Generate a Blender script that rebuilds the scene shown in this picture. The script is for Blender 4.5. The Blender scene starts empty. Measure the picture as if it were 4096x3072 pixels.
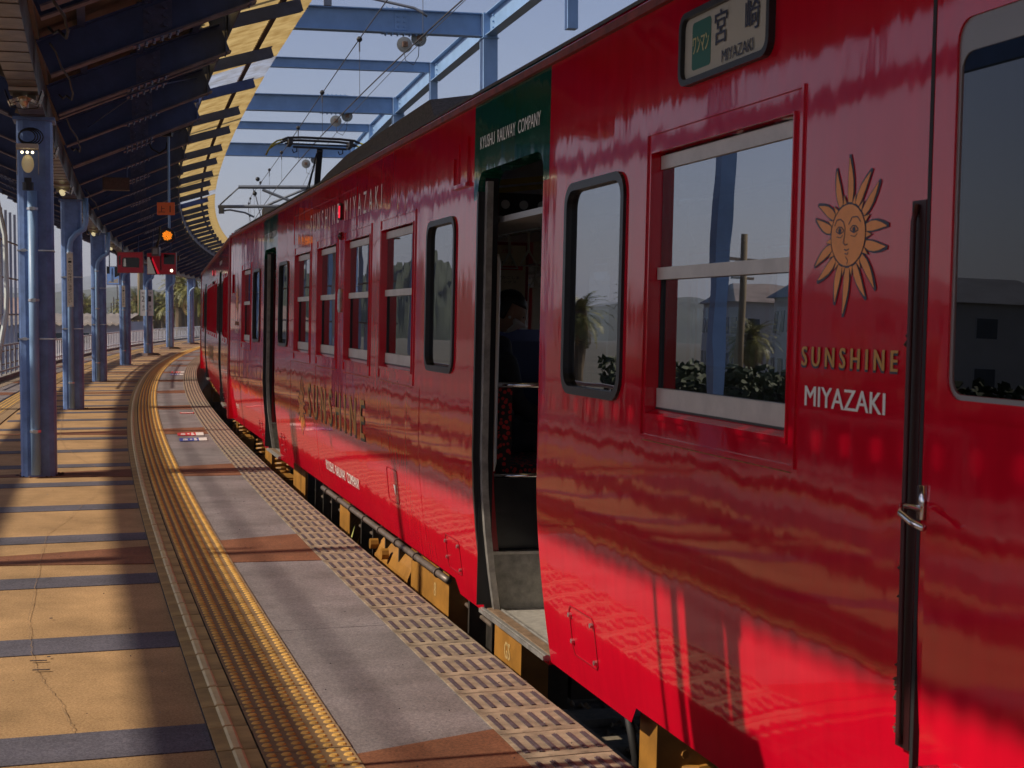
import bpy, math, random
from mathutils import Vector, Matrix
random.seed(7)
scene = bpy.context.scene
COL = scene.collection
# ------------------------------------------------------------------ camera
cam_d = bpy.data.cameras.new("camera"); cam = bpy.data.objects.new("camera", cam_d); COL.objects.link(cam)
cam.location = (0, 0, 1.5)
cam.rotation_euler = (math.radians(90 - 2.645), 0, 0)
cam_d.sensor_width = 36.0; cam_d.lens = 36.0 * 6020 / 4096
cam_d.clip_start = 0.1; cam_d.clip_end = 12000
cam_d.dof.use_dof = True; cam_d.dof.focus_distance = 9.5; cam_d.dof.aperture_fstop = 11.0
scene.camera = cam
scene.render.resolution_x = 1024; scene.render.resolution_y = 768
# ------------------------------------------------------------------ world and sun
SUN_EL = math.radians(39.5)
SUN_AZ = math.radians(15.0)                    # light travels towards (+cos, +sin)
w = bpy.data.worlds.new("World"); scene.world = w; w.use_nodes = True
nt = w.node_tree; nt.nodes.clear()
sky = nt.nodes.new('ShaderNodeTexSky'); sky.sky_type = 'NISHITA'; sky.sun_disc = False
sky.sun_elevation = SUN_EL
sky.altitude = 10; sky.air_density = 0.9; sky.dust_density = 1.2; sky.ozone_density = 2.0
sund = Vector((-math.cos(SUN_AZ) * math.cos(SUN_EL), -math.sin(SUN_AZ) * math.cos(SUN_EL), math.sin(SUN_EL)))
sky.sun_rotation = math.atan2(sund.x, sund.y)
tint = nt.nodes.new('ShaderNodeMix'); tint.data_type = 'RGBA'; tint.blend_type = 'MULTIPLY'; tint.inputs[0].default_value = 1.0
tint.inputs[7].default_value = (1.0, 0.875, 0.925, 1)
bg = nt.nodes.new('ShaderNodeBackground'); bg.inputs[1].default_value = 0.118
out = nt.nodes.new('ShaderNodeOutputWorld')
nt.links.new(sky.outputs[0], tint.inputs[6]); nt.links.new(tint.outputs[2], bg.inputs[0]); nt.links.new(bg.outputs[0], out.inputs[0])
sl = bpy.data.lights.new("sun", 'SUN'); sl.energy = 5.0; sl.angle = math.radians(0.6); sl.color = (1.0, 0.87, 0.70)
so = bpy.data.objects.new("sun", sl); COL.objects.link(so)
so.rotation_euler = (-sund).to_track_quat('-Z', 'Y').to_euler(); so.location = (-20, -5, 20)
scene.view_settings.view_transform = 'Standard'; scene.view_settings.look = 'None'
scene.view_settings.exposure = -0.03; scene.view_settings.gamma = 1.0
scene.view_settings.use_curve_mapping = False
scene.render.engine = 'CYCLES'
scene.cycles.max_bounces = 7; scene.cycles.glossy_bounces = 3; scene.cycles.transparent_max_bounces = 12
# ------------------------------------------------------------------ curved station coordinates
CX, CY, R0 = 390.7, 121.2, 407.26
A0 = math.atan2(-CY, CX)
UC = 2.14                                       # lateral position of the column row
def P(s, wd, z=0.0):
    a = A0 + s / R0; r = R0 + wd
    return Vector((CX - r * math.cos(a), CY + r * math.sin(a), z))
def FR(s, wd=0.0, z=0.0, flip=False):
    a = A0 + s / R0
    T = Vector((math.sin(a), math.cos(a), 0)); N = Vector((-math.cos(a), math.sin(a), 0))
    if flip: T = -T; N = -N
    m = Matrix.Identity(4)
    p = P(s, wd, z)
    for i in range(3):
        m[i][0] = T[i]; m[i][1] = N[i]; m[i][2] = 1.0 if i == 2 else 0.0; m[i][3] = p[i]
    return m
# ------------------------------------------------------------------ materials
def rgb(c): return (c[0], c[1], c[2], 1)
MATS = {}
def mat(name, col, rough=0.6, metal=0.0, var=0.0, vscale=4.0, bump=0.0, bscale=60.0, col2=None, vstretch=(1, 1, 1), spec=0.5, coat=0.0, emit=None, estr=0.0, detail=5.0, bstretch=(1,1,1)):
    if name in MATS: return MATS[name]
    m = bpy.data.materials.new(name); m.use_nodes = True; MATS[name] = m
    t = m.node_tree; b = t.nodes['Principled BSDF']
    b.inputs['Base Color'].default_value = rgb(col); b.inputs['Roughness'].default_value = rough
    b.inputs['Metallic'].default_value = metal; b.inputs['Specular IOR Level'].default_value = spec
    b.inputs['Coat Weight'].default_value = coat; b.inputs['Coat Roughness'].default_value = 0.04
    if emit: b.inputs['Emission Color'].default_value = rgb(emit); b.inputs['Emission Strength'].default_value = estr
    tc = t.nodes.new('ShaderNodeTexCoord')
    if var > 0 or col2:
        mp = t.nodes.new('ShaderNodeMapping'); mp.inputs['Scale'].default_value = vstretch
        n = t.nodes.new('ShaderNodeTexNoise'); n.inputs['Scale'].default_value = vscale; n.inputs['Detail'].default_value = detail; n.inputs['Roughness'].default_value = 0.65
        r = t.nodes.new('ShaderNodeValToRGB')
        c2 = col2 if col2 else tuple(max(0, c * (1 - var)) for c in col)
        c1 = col if col2 else tuple(min(1, c * (1 + var)) for c in col)
        r.color_ramp.elements[0].position = 0.33; r.color_ramp.elements[1].position = 0.67
        r.color_ramp.elements[0].color = rgb(c2); r.color_ramp.elements[1].color = rgb(c1)
        t.links.new(tc.outputs['Object'], mp.inputs[0]); t.links.new(mp.outputs[0], n.inputs['Vector'])
        t.links.new(n.outputs['Fac'], r.inputs[0]); t.links.new(r.outputs[0], b.inputs['Base Color'])
    if bump > 0:
        mp2 = t.nodes.new('ShaderNodeMapping'); mp2.inputs['Scale'].default_value = bstretch
        n2 = t.nodes.new('ShaderNodeTexNoise'); n2.inputs['Scale'].default_value = bscale; n2.inputs['Detail'].default_value = 4
        bp = t.nodes.new('ShaderNodeBump'); bp.inputs['Strength'].default_value = 1.0; bp.inputs['Distance'].default_value = bump
        t.links.new(tc.outputs['Object'], mp2.inputs[0]); t.links.new(mp2.outputs[0], n2.inputs['Vector'])
        t.links.new(n2.outputs['Fac'], bp.inputs['Height']); t.links.new(bp.outputs[0], b.inputs['Normal'])
    return m
def speckle(name, col, col2, scale=95, bump=0.0006, rough=0.85, big=0.2):
    """two-scale mottled paving"""
    if name in MATS: return MATS[name]
    m = bpy.data.materials.new(name); m.use_nodes = True; MATS[name] = m
    t = m.node_tree; b = t.nodes['Principled BSDF']; b.inputs['Roughness'].default_value = rough; b.inputs['Specular IOR Level'].default_value = 0.3
    tc = t.nodes.new('ShaderNodeTexCoord')
    n = t.nodes.new('ShaderNodeTexNoise'); n.inputs['Scale'].default_value = scale; n.inputs['Detail'].default_value = 5; n.inputs['Roughness'].default_value = .85
    r = t.nodes.new('ShaderNodeValToRGB'); r.color_ramp.elements[0].position = .40; r.color_ramp.elements[1].position = .60
    r.color_ramp.elements[0].color = rgb(col2); r.color_ramp.elements[1].color = rgb(col)
    n2 = t.nodes.new('ShaderNodeTexNoise'); n2.inputs['Scale'].default_value = 1.7; n2.inputs['Detail'].default_value = 8; n2.inputs['Roughness'].default_value = .7
    r2 = t.nodes.new('ShaderNodeValToRGB'); r2.color_ramp.elements[0].position = .35; r2.color_ramp.elements[1].position = .65
    k = 1 - 2 * big
    r2.color_ramp.elements[0].color = (k, k, k * .97, 1); r2.color_ramp.elements[1].color = (1, 1, 1, 1)
    mx = t.nodes.new('ShaderNodeMix'); mx.data_type = 'RGBA'; mx.blend_type = 'MULTIPLY'; mx.inputs[0].default_value = 1
    bp = t.nodes.new('ShaderNodeBump'); bp.inputs['Distance'].default_value = bump * 2; bp.inputs['Strength'].default_value = 1
    L = t.links.new
    L(tc.outputs['Object'], n.inputs['Vector']); L(tc.outputs['Object'], n2.inputs['Vector'])
    L(n.outputs['Fac'], r.inputs[0]); L(n2.outputs['Fac'], r2.inputs[0]); L(r.outputs[0], mx.inputs[6]); L(r2.outputs[0], mx.inputs[7])
    L(mx.outputs[2], b.inputs['Base Color']); L(n.outputs['Fac'], bp.inputs['Height']); L(bp.outputs[0], b.inputs['Normal'])
    return m
def paint(name, col, wave=0.004):
    """glossy hand-smoothed body paint: slow panel waves + streaks of dirt in the gloss"""
    if name in MATS: return MATS[name]
    m = bpy.data.materials.new(name); m.use_nodes = True; MATS[name] = m
    t = m.node_tree; b = t.nodes['Principled BSDF']; L = t.links.new
    b.inputs['IOR'].default_value = 1.56
    b.inputs['Specular IOR Level'].default_value = 0.5
    tc = t.nodes.new('ShaderNodeTexCoord')
    mp = t.nodes.new('ShaderNodeMapping'); mp.inputs['Scale'].default_value = (1.0, 1.0, 0.45)
    mpf = t.nodes.new('ShaderNodeMapping'); mpf.inputs['Scale'].default_value = (1.0, 1.0, 0.3)
    n1 = t.nodes.new('ShaderNodeTexNoise'); n1.inputs['Scale'].default_value = 2.6; n1.inputs['Detail'].default_value = 1.5
    n2 = t.nodes.new('ShaderNodeTexNoise'); n2.inputs['Scale'].default_value = 9.0; n2.inputs['Detail'].default_value = 2.0
    ad = t.nodes.new('ShaderNodeMath'); ad.operation = 'MULTIPLY_ADD'; ad.inputs[1].default_value = 0.2
    bp = t.nodes.new('ShaderNodeBump'); bp.inputs['Strength'].default_value = 1; bp.inputs['Distance'].default_value = wave
    L(tc.outputs['Object'], mp.inputs[0]); L(tc.outputs['Object'], mpf.inputs[0]); L(mp.outputs[0], n1.inputs['Vector']); L(mpf.outputs[0], n2.inputs['Vector'])
    L(n2.outputs['Fac'], ad.inputs[0]); L(n1.outputs['Fac'], ad.inputs[2]); L(ad.outputs[0], bp.inputs['Height']); L(bp.outputs[0], b.inputs['Normal'])
    mp2 = t.nodes.new('ShaderNodeMapping'); mp2.inputs['Scale'].default_value = (5.0, 5.0, 0.6)
    n3 = t.nodes.new('ShaderNodeTexNoise'); n3.inputs['Scale'].default_value = 3.0; n3.inputs['Detail'].default_value = 8
    L(tc.outputs['Object'], mp2.inputs[0]); L(mp2.outputs[0], n3.inputs['Vector'])
    rr = t.nodes.new('ShaderNodeMapRange'); rr.inputs[3].default_value = 0.02; rr.inputs[4].default_value = 0.09
    L(n3.outputs['Fac'], rr.inputs[0]); L(rr.outputs[0], b.inputs['Roughness'])
    r = t.nodes.new('ShaderNodeValToRGB'); r.color_ramp.elements[0].position = .3; r.color_ramp.elements[1].position = .7
    r.color_ramp.elements[0].color = rgb(tuple(c * .86 for c in col)); r.color_ramp.elements[1].color = rgb(col)
    L(n3.outputs['Fac'], r.inputs[0]); L(r.outputs[0], b.inputs['Base Color'])
    return m
def glassmat(name, tintc, ior=2.3, rough=0.0, wave=0.0):
    if name in MATS: return MATS[name]
    m = bpy.data.materials.new(name); m.use_nodes = True; MATS[name] = m
    t = m.node_tree; t.nodes.remove(t.nodes['Principled BSDF']); o = t.nodes['Material Output']; L = t.links.new
    tr = t.nodes.new('ShaderNodeBsdfTransparent'); tr.inputs[0].default_value = rgb(tintc)
    gl = t.nodes.new('ShaderNodeBsdfAnisotropic'); gl.inputs['Roughness'].default_value = rough; gl.inputs[0].default_value = (.92, .95, 1, 1)
    fr = t.nodes.new('ShaderNodeFresnel'); fr.inputs['IOR'].default_value = ior
    ge = t.nodes.new('ShaderNodeNewGeometry'); inv = t.nodes.new('ShaderNodeMath'); inv.operation = 'SUBTRACT'; inv.inputs[0].default_value = 1.0
    mu = t.nodes.new('ShaderNodeMath'); mu.operation = 'MULTIPLY'; L(ge.outputs['Backfacing'], inv.inputs[1]); L(inv.outputs[0], mu.inputs[0]); L(fr.outputs[0], mu.inputs[1])
    mx = t.nodes.new('ShaderNodeMixShader')
    if wave > 0:
        tc = t.nodes.new('ShaderNodeTexCoord'); n = t.nodes.new('ShaderNodeTexNoise'); n.inputs['Scale'].default_value = 3; n.inputs['Detail'].default_value = 1
        bp = t.nodes.new('ShaderNodeBump'); bp.inputs['Distance'].default_value = wave
        L(tc.outputs['Object'], n.inputs['Vector']); L(n.outputs['Fac'], bp.inputs['Height']); L(bp.outputs[0], gl.inputs['Normal'])
    L(mu.outputs[0], mx.inputs[0]); L(tr.outputs[0], mx.inputs[1]); L(gl.outputs[0], mx.inputs[2]); L(mx.outputs[0], o.inputs[0])
    return m
def transl(name, col, diff=0.35, clear=0.0):
    """weathered translucent sheet"""
    if name in MATS: return MATS[name]
    m = bpy.data.materials.new(name); m.use_nodes = True; MATS[name] = m
    t = m.node_tree; t.nodes.remove(t.nodes['Principled BSDF']); o = t.nodes['Material Output']; L = t.links.new
    tc = t.nodes.new('ShaderNodeTexCoord'); n = t.nodes.new('ShaderNodeTexNoise'); n.inputs['Scale'].default_value = 5; n.inputs['Detail'].default_value = 8
    r = t.nodes.new('ShaderNodeValToRGB'); r.color_ramp.elements[0].position = .3; r.color_ramp.elements[1].position = .68
    r.color_ramp.elements[0].color = rgb((col[0] * .62, col[1] * .55, col[2] * .45)); r.color_ramp.elements[1].color = rgb(col)
    a = t.nodes.new('ShaderNodeBsdfTranslucent'); d = t.nodes.new('ShaderNodeBsdfDiffuse'); mx = t.nodes.new('ShaderNodeMixShader'); mx.inputs[0].default_value = diff
    L(tc.outputs['Object'], n.inputs['Vector']); L(n.outputs['Fac'], r.inputs[0]); L(r.outputs[0], a.inputs[0]); L(r.outputs[0], d.inputs[0])
    L(a.outputs[0], mx.inputs[1]); L(d.outputs[0], mx.inputs[2])
    if clear > 0:
        tr = t.nodes.new('ShaderNodeBsdfTransparent'); m2 = t.nodes.new('ShaderNodeMixShader'); m2.inputs[0].default_value = clear
        L(mx.outputs[0], m2.inputs[1]); L(tr.outputs[0], m2.inputs[2]); L(m2.outputs[0], o.inputs[0])
    else: L(mx.outputs[0], o.inputs[0])
    return m
M_tan = speckle('tan_paving', (.60, .385, .185), (.34, .20, .09))
M_greyst = speckle('slate_paving', (.17, .158, .19), (.075, .072, .095))
M_brown = speckle('red_brown_paving', (.31, .125, .064), (.15, .062, .033))
M_grey = speckle('grey_paving', (.31, .27, .275), (.15, .135, .145))
M_tact = mat('yellow_tactile_concrete', (.27, .175, .085), .8, var=.2, vscale=3, bump=.0006, bscale=90)
M_dome = mat('yellow_tactile_dome', (.66, .385, .10), .75, var=.3, vscale=9, spec=.2)
M_ridge = mat('ochre_ridge_tile', (.38, .27, .10), .75, var=.35, vscale=5, bump=.0006, bscale=80)
M_ridgebar = mat('pale_ridge_bar', (.66, .54, .27), .5, var=.15, vscale=10)
M_cope = mat('coping_concrete', (.26, .20, .14), .85, var=.5, vscale=9, bump=.001, bscale=120)
M_slot = mat('dark_grip_strip', (.075, .052, .062), .7, var=.3, vscale=30)
M_joint = mat('dark_joint', (.035, .028, .035), .9)
M_conc = mat('platform_concrete', (.25, .23, .21), .85, var=.3, vscale=3, bump=.002, bscale=30)
M_blue = mat('blue_steel_paint', (.125, .205, .41), .42, var=.26, vscale=5, bump=.0006, bscale=40)
M_bluel = mat('pale_blue_steel_paint', (.21, .345, .55), .42, var=.12, vscale=2)
M_navy = mat('canopy_blue_paint', (.040, .062, .165), .55, var=.25, vscale=4, bump=.0005, bscale=50)
M_flange = mat('floor_lit_flange_paint', (.13, .105, .13), .6, var=.4, vscale=9)  # paler pinkish bottom flange: bounce light from the floor put into the colour
M_gut = mat('weathered_tin', (.17, .14, .115), .35, .5, var=.4, vscale=6, bump=.002, bscale=25)
M_sheet = mat('brown_roof_sheet', (.13, .095, .07), .6, var=.35, vscale=3)
M_frp = transl('yellow_translucent_sheet', (.54, .42, .19), .3)
M_frpc = transl('clear_translucent_sheet', (.50, .60, .80), .4, .45)
M_steelw = mat('bright_steel', (.62, .62, .62), .28, .9, var=.2, vscale=20)
M_bolt = mat('weathered_bolt', (.20, .18, .20), .5, .5)
M_rust = mat('rusty_black', (.035, .03, .032), .7, var=.5, vscale=30, col2=(.10, .04, .02))
M_red = paint('red_train_paint', (.60, .0022, .020))
M_green = paint('green_train_paint', (.004, .085, .050))
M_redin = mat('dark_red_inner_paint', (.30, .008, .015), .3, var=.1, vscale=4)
M_roof = mat('grey_roof_coating', (.13, .12, .12), .9, col2=(.05, .047, .05), vscale=55, bump=.002, bscale=70, detail=3)
M_roofd = mat('brown_grey_roof_unit', (.13, .115, .105), .7, var=.3, vscale=6)
M_alu = mat('dull_aluminium', (.58, .54, .48), .42, .35, var=.1, vscale=9)
M_aludk = mat('worn_aluminium', (.36, .34, .31), .4, .5, var=.3, vscale=14)
M_rub = mat('black_rubber', (.012, .013, .016), .35)
M_black = mat('matt_black', (.012, .012, .013), .6)
M_blackg = mat('gloss_black_panel', (.016, .015, .016), .3, var=.3, vscale=9)
M_cream = mat('cream_wall_panel', (.34, .32, .26), .5)
M_ceil = mat('silver_ceiling', (.42, .42, .40), .35, .3)
M_floor = mat('grey_car_floor', (.30, .28, .25), .6, var=.2, vscale=25)
M_ochre = mat('ochre_underframe_paint', (.33, .155, .028), .5, var=.25, vscale=5, bump=.0006, bscale=60)
M_dark = mat('oily_dark_steel', (.03, .025, .02), .6, var=.5, vscale=12)
M_pipe = mat('brown_grey_pipe', (.16, .125, .10), .45, .3, var=.3, vscale=20)
M_gold = mat('gold_lettering', (.55, .27, .05), .45)
M_orange = mat('orange_emblem', (.90, .33, .07), .4, var=.08, vscale=20)
M_shadow = mat('dark_green_lettering_edge', (.012, .05, .04), .4)
M_white = mat('white_lettering', (.80, .78, .72), .4)
M_navyl = mat('navy_line', (.015, .02, .05), .4)
M_glass = glassmat('tinted_window_glass', (.26, .33, .37), 4.6, 0.0, .0004)
M_glassd = glassmat('dark_window_glass', (.28, .33, .36), 2.0)
M_redlamp = mat('lit_red_lamp', (.5, .01, .01), .3, emit=(1, .02, .05), estr=1.3)
M_chrome = mat('chrome', (.75, .75, .75), .15, 1.0)
def seatmat():
    m = mat('red_black_seat_cloth', (.30, .012, .012), .85)
    t = m.node_tree; b = t.nodes['Principled BSDF']; tc = t.nodes.new('ShaderNodeTexCoord'); v = t.nodes.new('ShaderNodeTexVoronoi'); v.inputs['Scale'].default_value = 38
    r = t.nodes.new('ShaderNodeValToRGB'); r.color_ramp.interpolation = 'CONSTANT'; r.color_ramp.elements[0].color = (.42, .012, .012, 1); r.color_ramp.elements[1].position = .42; r.color_ramp.elements[1].color = (.012, .006, .006, 1)
    t.links.new(tc.outputs['Object'], v.inputs['Vector']); t.links.new(v.outputs['Distance'], r.inputs[0]); t.links.new(r.outputs[0], b.inputs['Base Color']); return m
M_seat = seatmat()
M_navyp = mat('navy_panel', (.008, .010, .05), .5)
# ------------------------------------------------------------------ mesh builder
class MB:
    def __init__(s): s.v = []; s.f = []; s.m = []
    def add(s, vs, fs, mi=0):
        o = len(s.v); s.v += [tuple(v) for v in vs]
        for f in fs: s.f.append(tuple(i + o for i in f)); s.m.append(mi)
    def box(s, x0, x1, y0, y1, z0, z1, mi=0):
        x0, x1 = min(x0, x1), max(x0, x1); y0, y1 = min(y0, y1), max(y0, y1); z0, z1 = min(z0, z1), max(z0, z1)
        s.add([(x0, y0, z0), (x1, y0, z0), (x1, y1, z0), (x0, y1, z0), (x0, y0, z1), (x1, y0, z1), (x1, y1, z1), (x0, y1, z1)],
              [(0, 3, 2, 1), (4, 5, 6, 7), (0, 1, 5, 4), (1, 2, 6, 5), (2, 3, 7, 6), (3, 0, 4, 7)], mi)
    def beam(s, p0, p1, wd, h, mi=0, up=(0, 0, 1)):
        p0 = Vector(p0); p1 = Vector(p1); d = (p1 - p0).normalized(); u = Vector(up)
        r = d.cross(u).normalized(); u = r.cross(d).normalized()
        vs = [p + r * a * wd / 2 + u * b * h / 2 for p in (p0, p1) for a, b in ((-1, -1), (1, -1), (1, 1), (-1, 1))]
        s.add(vs, [(3, 2, 1, 0), (4, 5, 6, 7), (0, 1, 5, 4), (1, 2, 6, 5), (2, 3, 7, 6), (3, 0, 4, 7)], mi)
    def ibeam(s, p0, p1, fw, h, t=.014, tw=.010, mi=0, fi=None):
        p0 = Vector(p0); p1 = Vector(p1); u = Vector((0, 0, 1)); d = (p1 - p0).normalized(); r = d.cross(u).normalized(); u2 = r.cross(d).normalized()
        s.beam(p0 + u2 * (h / 2 - t / 2), p1 + u2 * (h / 2 - t / 2), fw, t, mi)
        s.beam(p0 - u2 * (h / 2 - t / 2), p1 - u2 * (h / 2 - t / 2), fw, t, mi if fi is None else fi)
        s.beam(p0, p1, tw, h - 2 * t - .0004, mi)
    def cyl(s, p0, p1, r, n=10, mi=0, r2=None, caps=True):
        p0 = Vector(p0); p1 = Vector(p1); d = (p1 - p0).normalized()
        a = d.orthogonal().normalized(); b = d.cross(a); r2 = r if r2 is None else r2
        vs = [p + (a * math.cos(2 * math.pi * i / n) + b * math.sin(2 * math.pi * i / n)) * rr for p, rr in ((p0, r), (p1, r2)) for i in range(n)]
        fs = [(i, (i + 1) % n, n + (i + 1) % n, n + i) for i in range(n)]
        if caps: fs += [tuple(range(n))[::-1], tuple(range(n, 2 * n))]
        s.add(vs, fs, mi)
    def tube(s, pts, r, n=8, mi=0, rs=None):
        pts = [Vector(p) for p in pts]; rings = []
        a = (pts[1] - pts[0]).orthogonal().normalized()
        for i, p in enumerate(pts):
            d = (pts[min(i + 1, len(pts) - 1)] - pts[max(i - 1, 0)]).normalized()
            a = (a - d * a.dot(d)).normalized(); b = d.cross(a); rr = rs[i] if rs else r
            rings.append([p + (a * math.cos(2 * math.pi * k / n) + b * math.sin(2 * math.pi * k / n)) * rr for k in range(n)])
        vs = [v for rg in rings for v in rg]
        fs = [(i * n + k, i * n + (k + 1) % n, (i + 1) * n + (k + 1) % n, (i + 1) * n + k) for i in range(len(pts) - 1) for k in range(n)]
        fs += [tuple(range(n))[::-1], tuple((len(pts) - 1) * n + k for k in range(n))]
        s.add(vs, fs, mi)
    def prism(s, poly, y0, y1, mi=0):
        """poly = [(x, z)] counter-clockwise seen from +y... extruded along y"""
        n = len(poly); vs = [(x, y0, z) for x, z in poly] + [(x, y1, z) for x, z in poly]
        s.add(vs, [tuple(range(n)), tuple(range(2 * n - 1, n - 1, -1))] + [(i, n + i, n + (i + 1) % n, (i + 1) % n) for i in range(n)], mi)
    def sphere(s, c, r, seg=12, rings=8, mi=0, sc=(1, 1, 1), fn=None):
        vs = []; 
        for i in range(rings + 1):
            th = math.pi * i / rings
            for k in range(seg):
                ph = 2 * math.pi * k / seg
                v = Vector((math.sin(th) * math.cos(ph) * sc[0], math.sin(th) * math.sin(ph) * sc[1], math.cos(th) * sc[2])) * r
                if fn: v = fn(v)
                vs.append(Vector(c) + v)
        s.add(vs, [(i * seg + k, (i + 1) * seg + k, (i + 1) * seg + (k + 1) % seg, i * seg + (k + 1) % seg) for i in range(rings) for k in range(seg)], mi)
    def mesh(s, name, mats, smooth=False):
        me = bpy.data.meshes.new(name); me.from_pydata(s.v, [], s.f)
        for m in (mats if isinstance(mats, (list, tuple)) else [mats]): me.materials.append(m)
        me.polygons.foreach_set('material_index', s.m)
        if smooth: me.polygons.foreach_set('use_smooth', [True] * len(s.f))
        me.update(); return me
    def build(s, name, mats, parent=None, smooth=False, keep=False):
        return link(name, s.mesh(name, mats, smooth), parent, keep=keep)
def link(name, me, parent=None, mw=None, keep=False):
    o = bpy.data.objects.new(name, me); COL.objects.link(o)
    if parent: o.parent = parent
    if keep and parent: o.matrix_parent_inverse = parent.matrix_world.inverted()
    if mw is not None: o.matrix_local = mw
    return o
def empty(name, m=None):
    o = bpy.data.objects.new(name, None); COL.objects.link(o); o.empty_display_size = .3
    if m is not None: o.matrix_world = m; o.matrix_basis = m
    return o
def tag(o, label=None, cat=None, group=None, kind=None):
    if label: o['label'] = label
    if cat: o['category'] = cat
    if group: o['group'] = group
    if kind: o['kind'] = kind
    return o
def sweep(mb, sec, s0, s1, ds=2.5, mi=0, closed=True):
    n = max(1, int(math.ceil((s1 - s0) / ds))); k = len(sec)
    o = len(mb.v)
    for i in range(n + 1):
        s = s0 + (s1 - s0) * i / n
        for (wd, z) in sec: mb.v.append(tuple(P(s, wd, z)))
    rng = k if closed else k - 1
    for i in range(n):
        for j in range(rng):
            a = o + i * k + j; b = o + i * k + (j + 1) % k
            mb.f.append((a, a + k, b + k, b)); mb.m.append(mi)
    if closed:
        mb.f.append(tuple(o + j for j in range(k))); mb.m.append(mi)
        mb.f.append(tuple(o + n * k + j for j in range(k))[::-1]); mb.m.append(mi)
def rect(w0, w1, z0, z1): return [(w0, z0), (w0, z1), (w1, z1), (w1, z0)]
def text_mesh(txt, space=1.0):
    cu = bpy.data.curves.new('lettering_curve', 'FONT'); cu.body = txt; cu.resolution_u = 3; cu.space_character = space
    o = bpy.data.objects.new('lettering_curve', cu); COL.objects.link(o)
    bpy.context.view_layer.update()
    ev = o.evaluated_get(bpy.context.evaluated_depsgraph_get()); me = ev.to_mesh()
    vs = [v.co.copy() for v in me.vertices]; fs = [tuple(p.vertices) for p in me.polygons]
    ev.to_mesh_clear(); bpy.data.objects.remove(o); bpy.data.curves.remove(cu)
    x0 = min(v.x for v in vs); x1 = max(v.x for v in vs); y0 = min(v.y for v in vs); y1 = max(v.y for v in vs)
    return [((v.x - x0) / (x1 - x0), (v.y - y0) / (y1 - y0)) for v in vs], fs
def put_text(mb, txt, fn, width, height, mi=0, space=1.0, thick=0.0):
    """fn(u, v) maps metres in the lettering plane to a point"""
    vs, fs = text_mesh(txt, space)
    offs = [0.0] if thick == 0 else [-thick, 0, thick]
    for i, d in enumerate(offs): mb.add([fn(a * width + d, b * height, i) for a, b in vs], fs, mi)

def rock(mb, c, r, rg, mi=0):
    ax = [rg.uniform(.6, 1.2) * r for _ in range(3)]; a = rg.uniform(0, 6.28); ca, sa = math.cos(a), math.sin(a); vs = []
    for v in ((0, 0, 1), (0, 0, -.7), (1, 0, .1), (.3, .95, -.1), (-.8, .6, .2), (-.85, -.5, -.1), (.25, -.95, .15)):
        x, y, z = [v[i] * ax[i] * rg.uniform(.8, 1.15) for i in range(3)]; vs.append((c[0] + x * ca - y * sa, c[1] + x * sa + y * ca, c[2] + z))
    mb.add(vs, [(0, 2, 3), (0, 3, 4), (0, 4, 5), (0, 5, 6), (0, 6, 2), (1, 3, 2), (1, 4, 3), (1, 5, 4), (1, 6, 5), (1, 2, 6)], mi)
# ================================================================== PLATFORM
S0, S1 = -12.0, 110.0
plat = MB()
sweep(plat, [(0.30, -0.10), (0.30, 0.0), (4.30, 0.0), (4.30, -0.10)], S0, S1, 2.0, 0)
platform = plat.build('platform', [M_tan]); tag(platform, kind='structure')
mb = MB(); sweep(mb, [(0.06, -1.25), (0.06, -0.101), (4.24, -0.101), (4.24, -1.25)], S0, S1, 4.0); mb.build('platform_wall', M_conc, platform)
# grey field between coping and tactile row
mb = MB(); sweep(mb, [(0.315, 0.0005), (0.315, 0.004), (0.846, 0.004), (0.846, 0.0005)], S0, S1, 2.0); mb.build('grey_strip', M_grey, platform)
mb = MB(); sweep(mb, [(3.434, 0.0005), (3.434, 0.004), (3.965, 0.004), (3.965, 0.0005)], S0, S1, 2.0); mb.build('grey_strip', M_grey, platform)
def wedge(s0a, s1a, wa, s0b, s1b, wb, z, name, m):
    n = 4; mb = MB(); vs = []
    for i in range(n + 1):
        f = i / n; wd = wa + (wb - wa) * f
        vs += [P(s0a + (s0b - s0a) * f, wd, z), P(s1a + (s1b - s1a) * f, wd, z)]
    nv = len(vs); vs += [v - Vector((0, 0, .0035)) for v in vs]
    fs = [(2 * i, 2 * i + 2, 2 * i + 3, 2 * i + 1) for i in range(n)]
    fs += [(2 * i, nv + 2 * i, nv + 2 * i + 2, 2 * i + 2) for i in range(n)] + [(2 * i + 1, 2 * i + 3, nv + 2 * i + 3, nv + 2 * i + 1) for i in range(n)]
    mb.add(vs, fs); return mb.build(name, m, platform)
k = -3
while 9.53 + 5.03 * k < 88:
    c = 9.55 + 5.03 * k
    h = lambda wd: (1.27 - .43 * wd) / 2
    wedge(c + .05 - h(.315), c + .05 + h(.315), .316, c - h(.845), c + h(.845), .845, .008, 'brown_band', M_brown)
    wedge(c - h(1.304), c + h(1.304), 1.304, c - .02, c + .02, 2.93, .005, 'brown_band', M_brown)
    wedge(c - h(.845), c + h(.845), 3.436, c - h(.315), c + h(.315), 3.964, .008, 'brown_band', M_brown)
    for j in range(3):
        g = c + .83 + 1.677 * j
        wedge(g - .17, g + .17, 1.304, g - .17, g + .17, 2.93, .004, 'slate_stripe', M_greyst)
    k += 1
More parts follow.
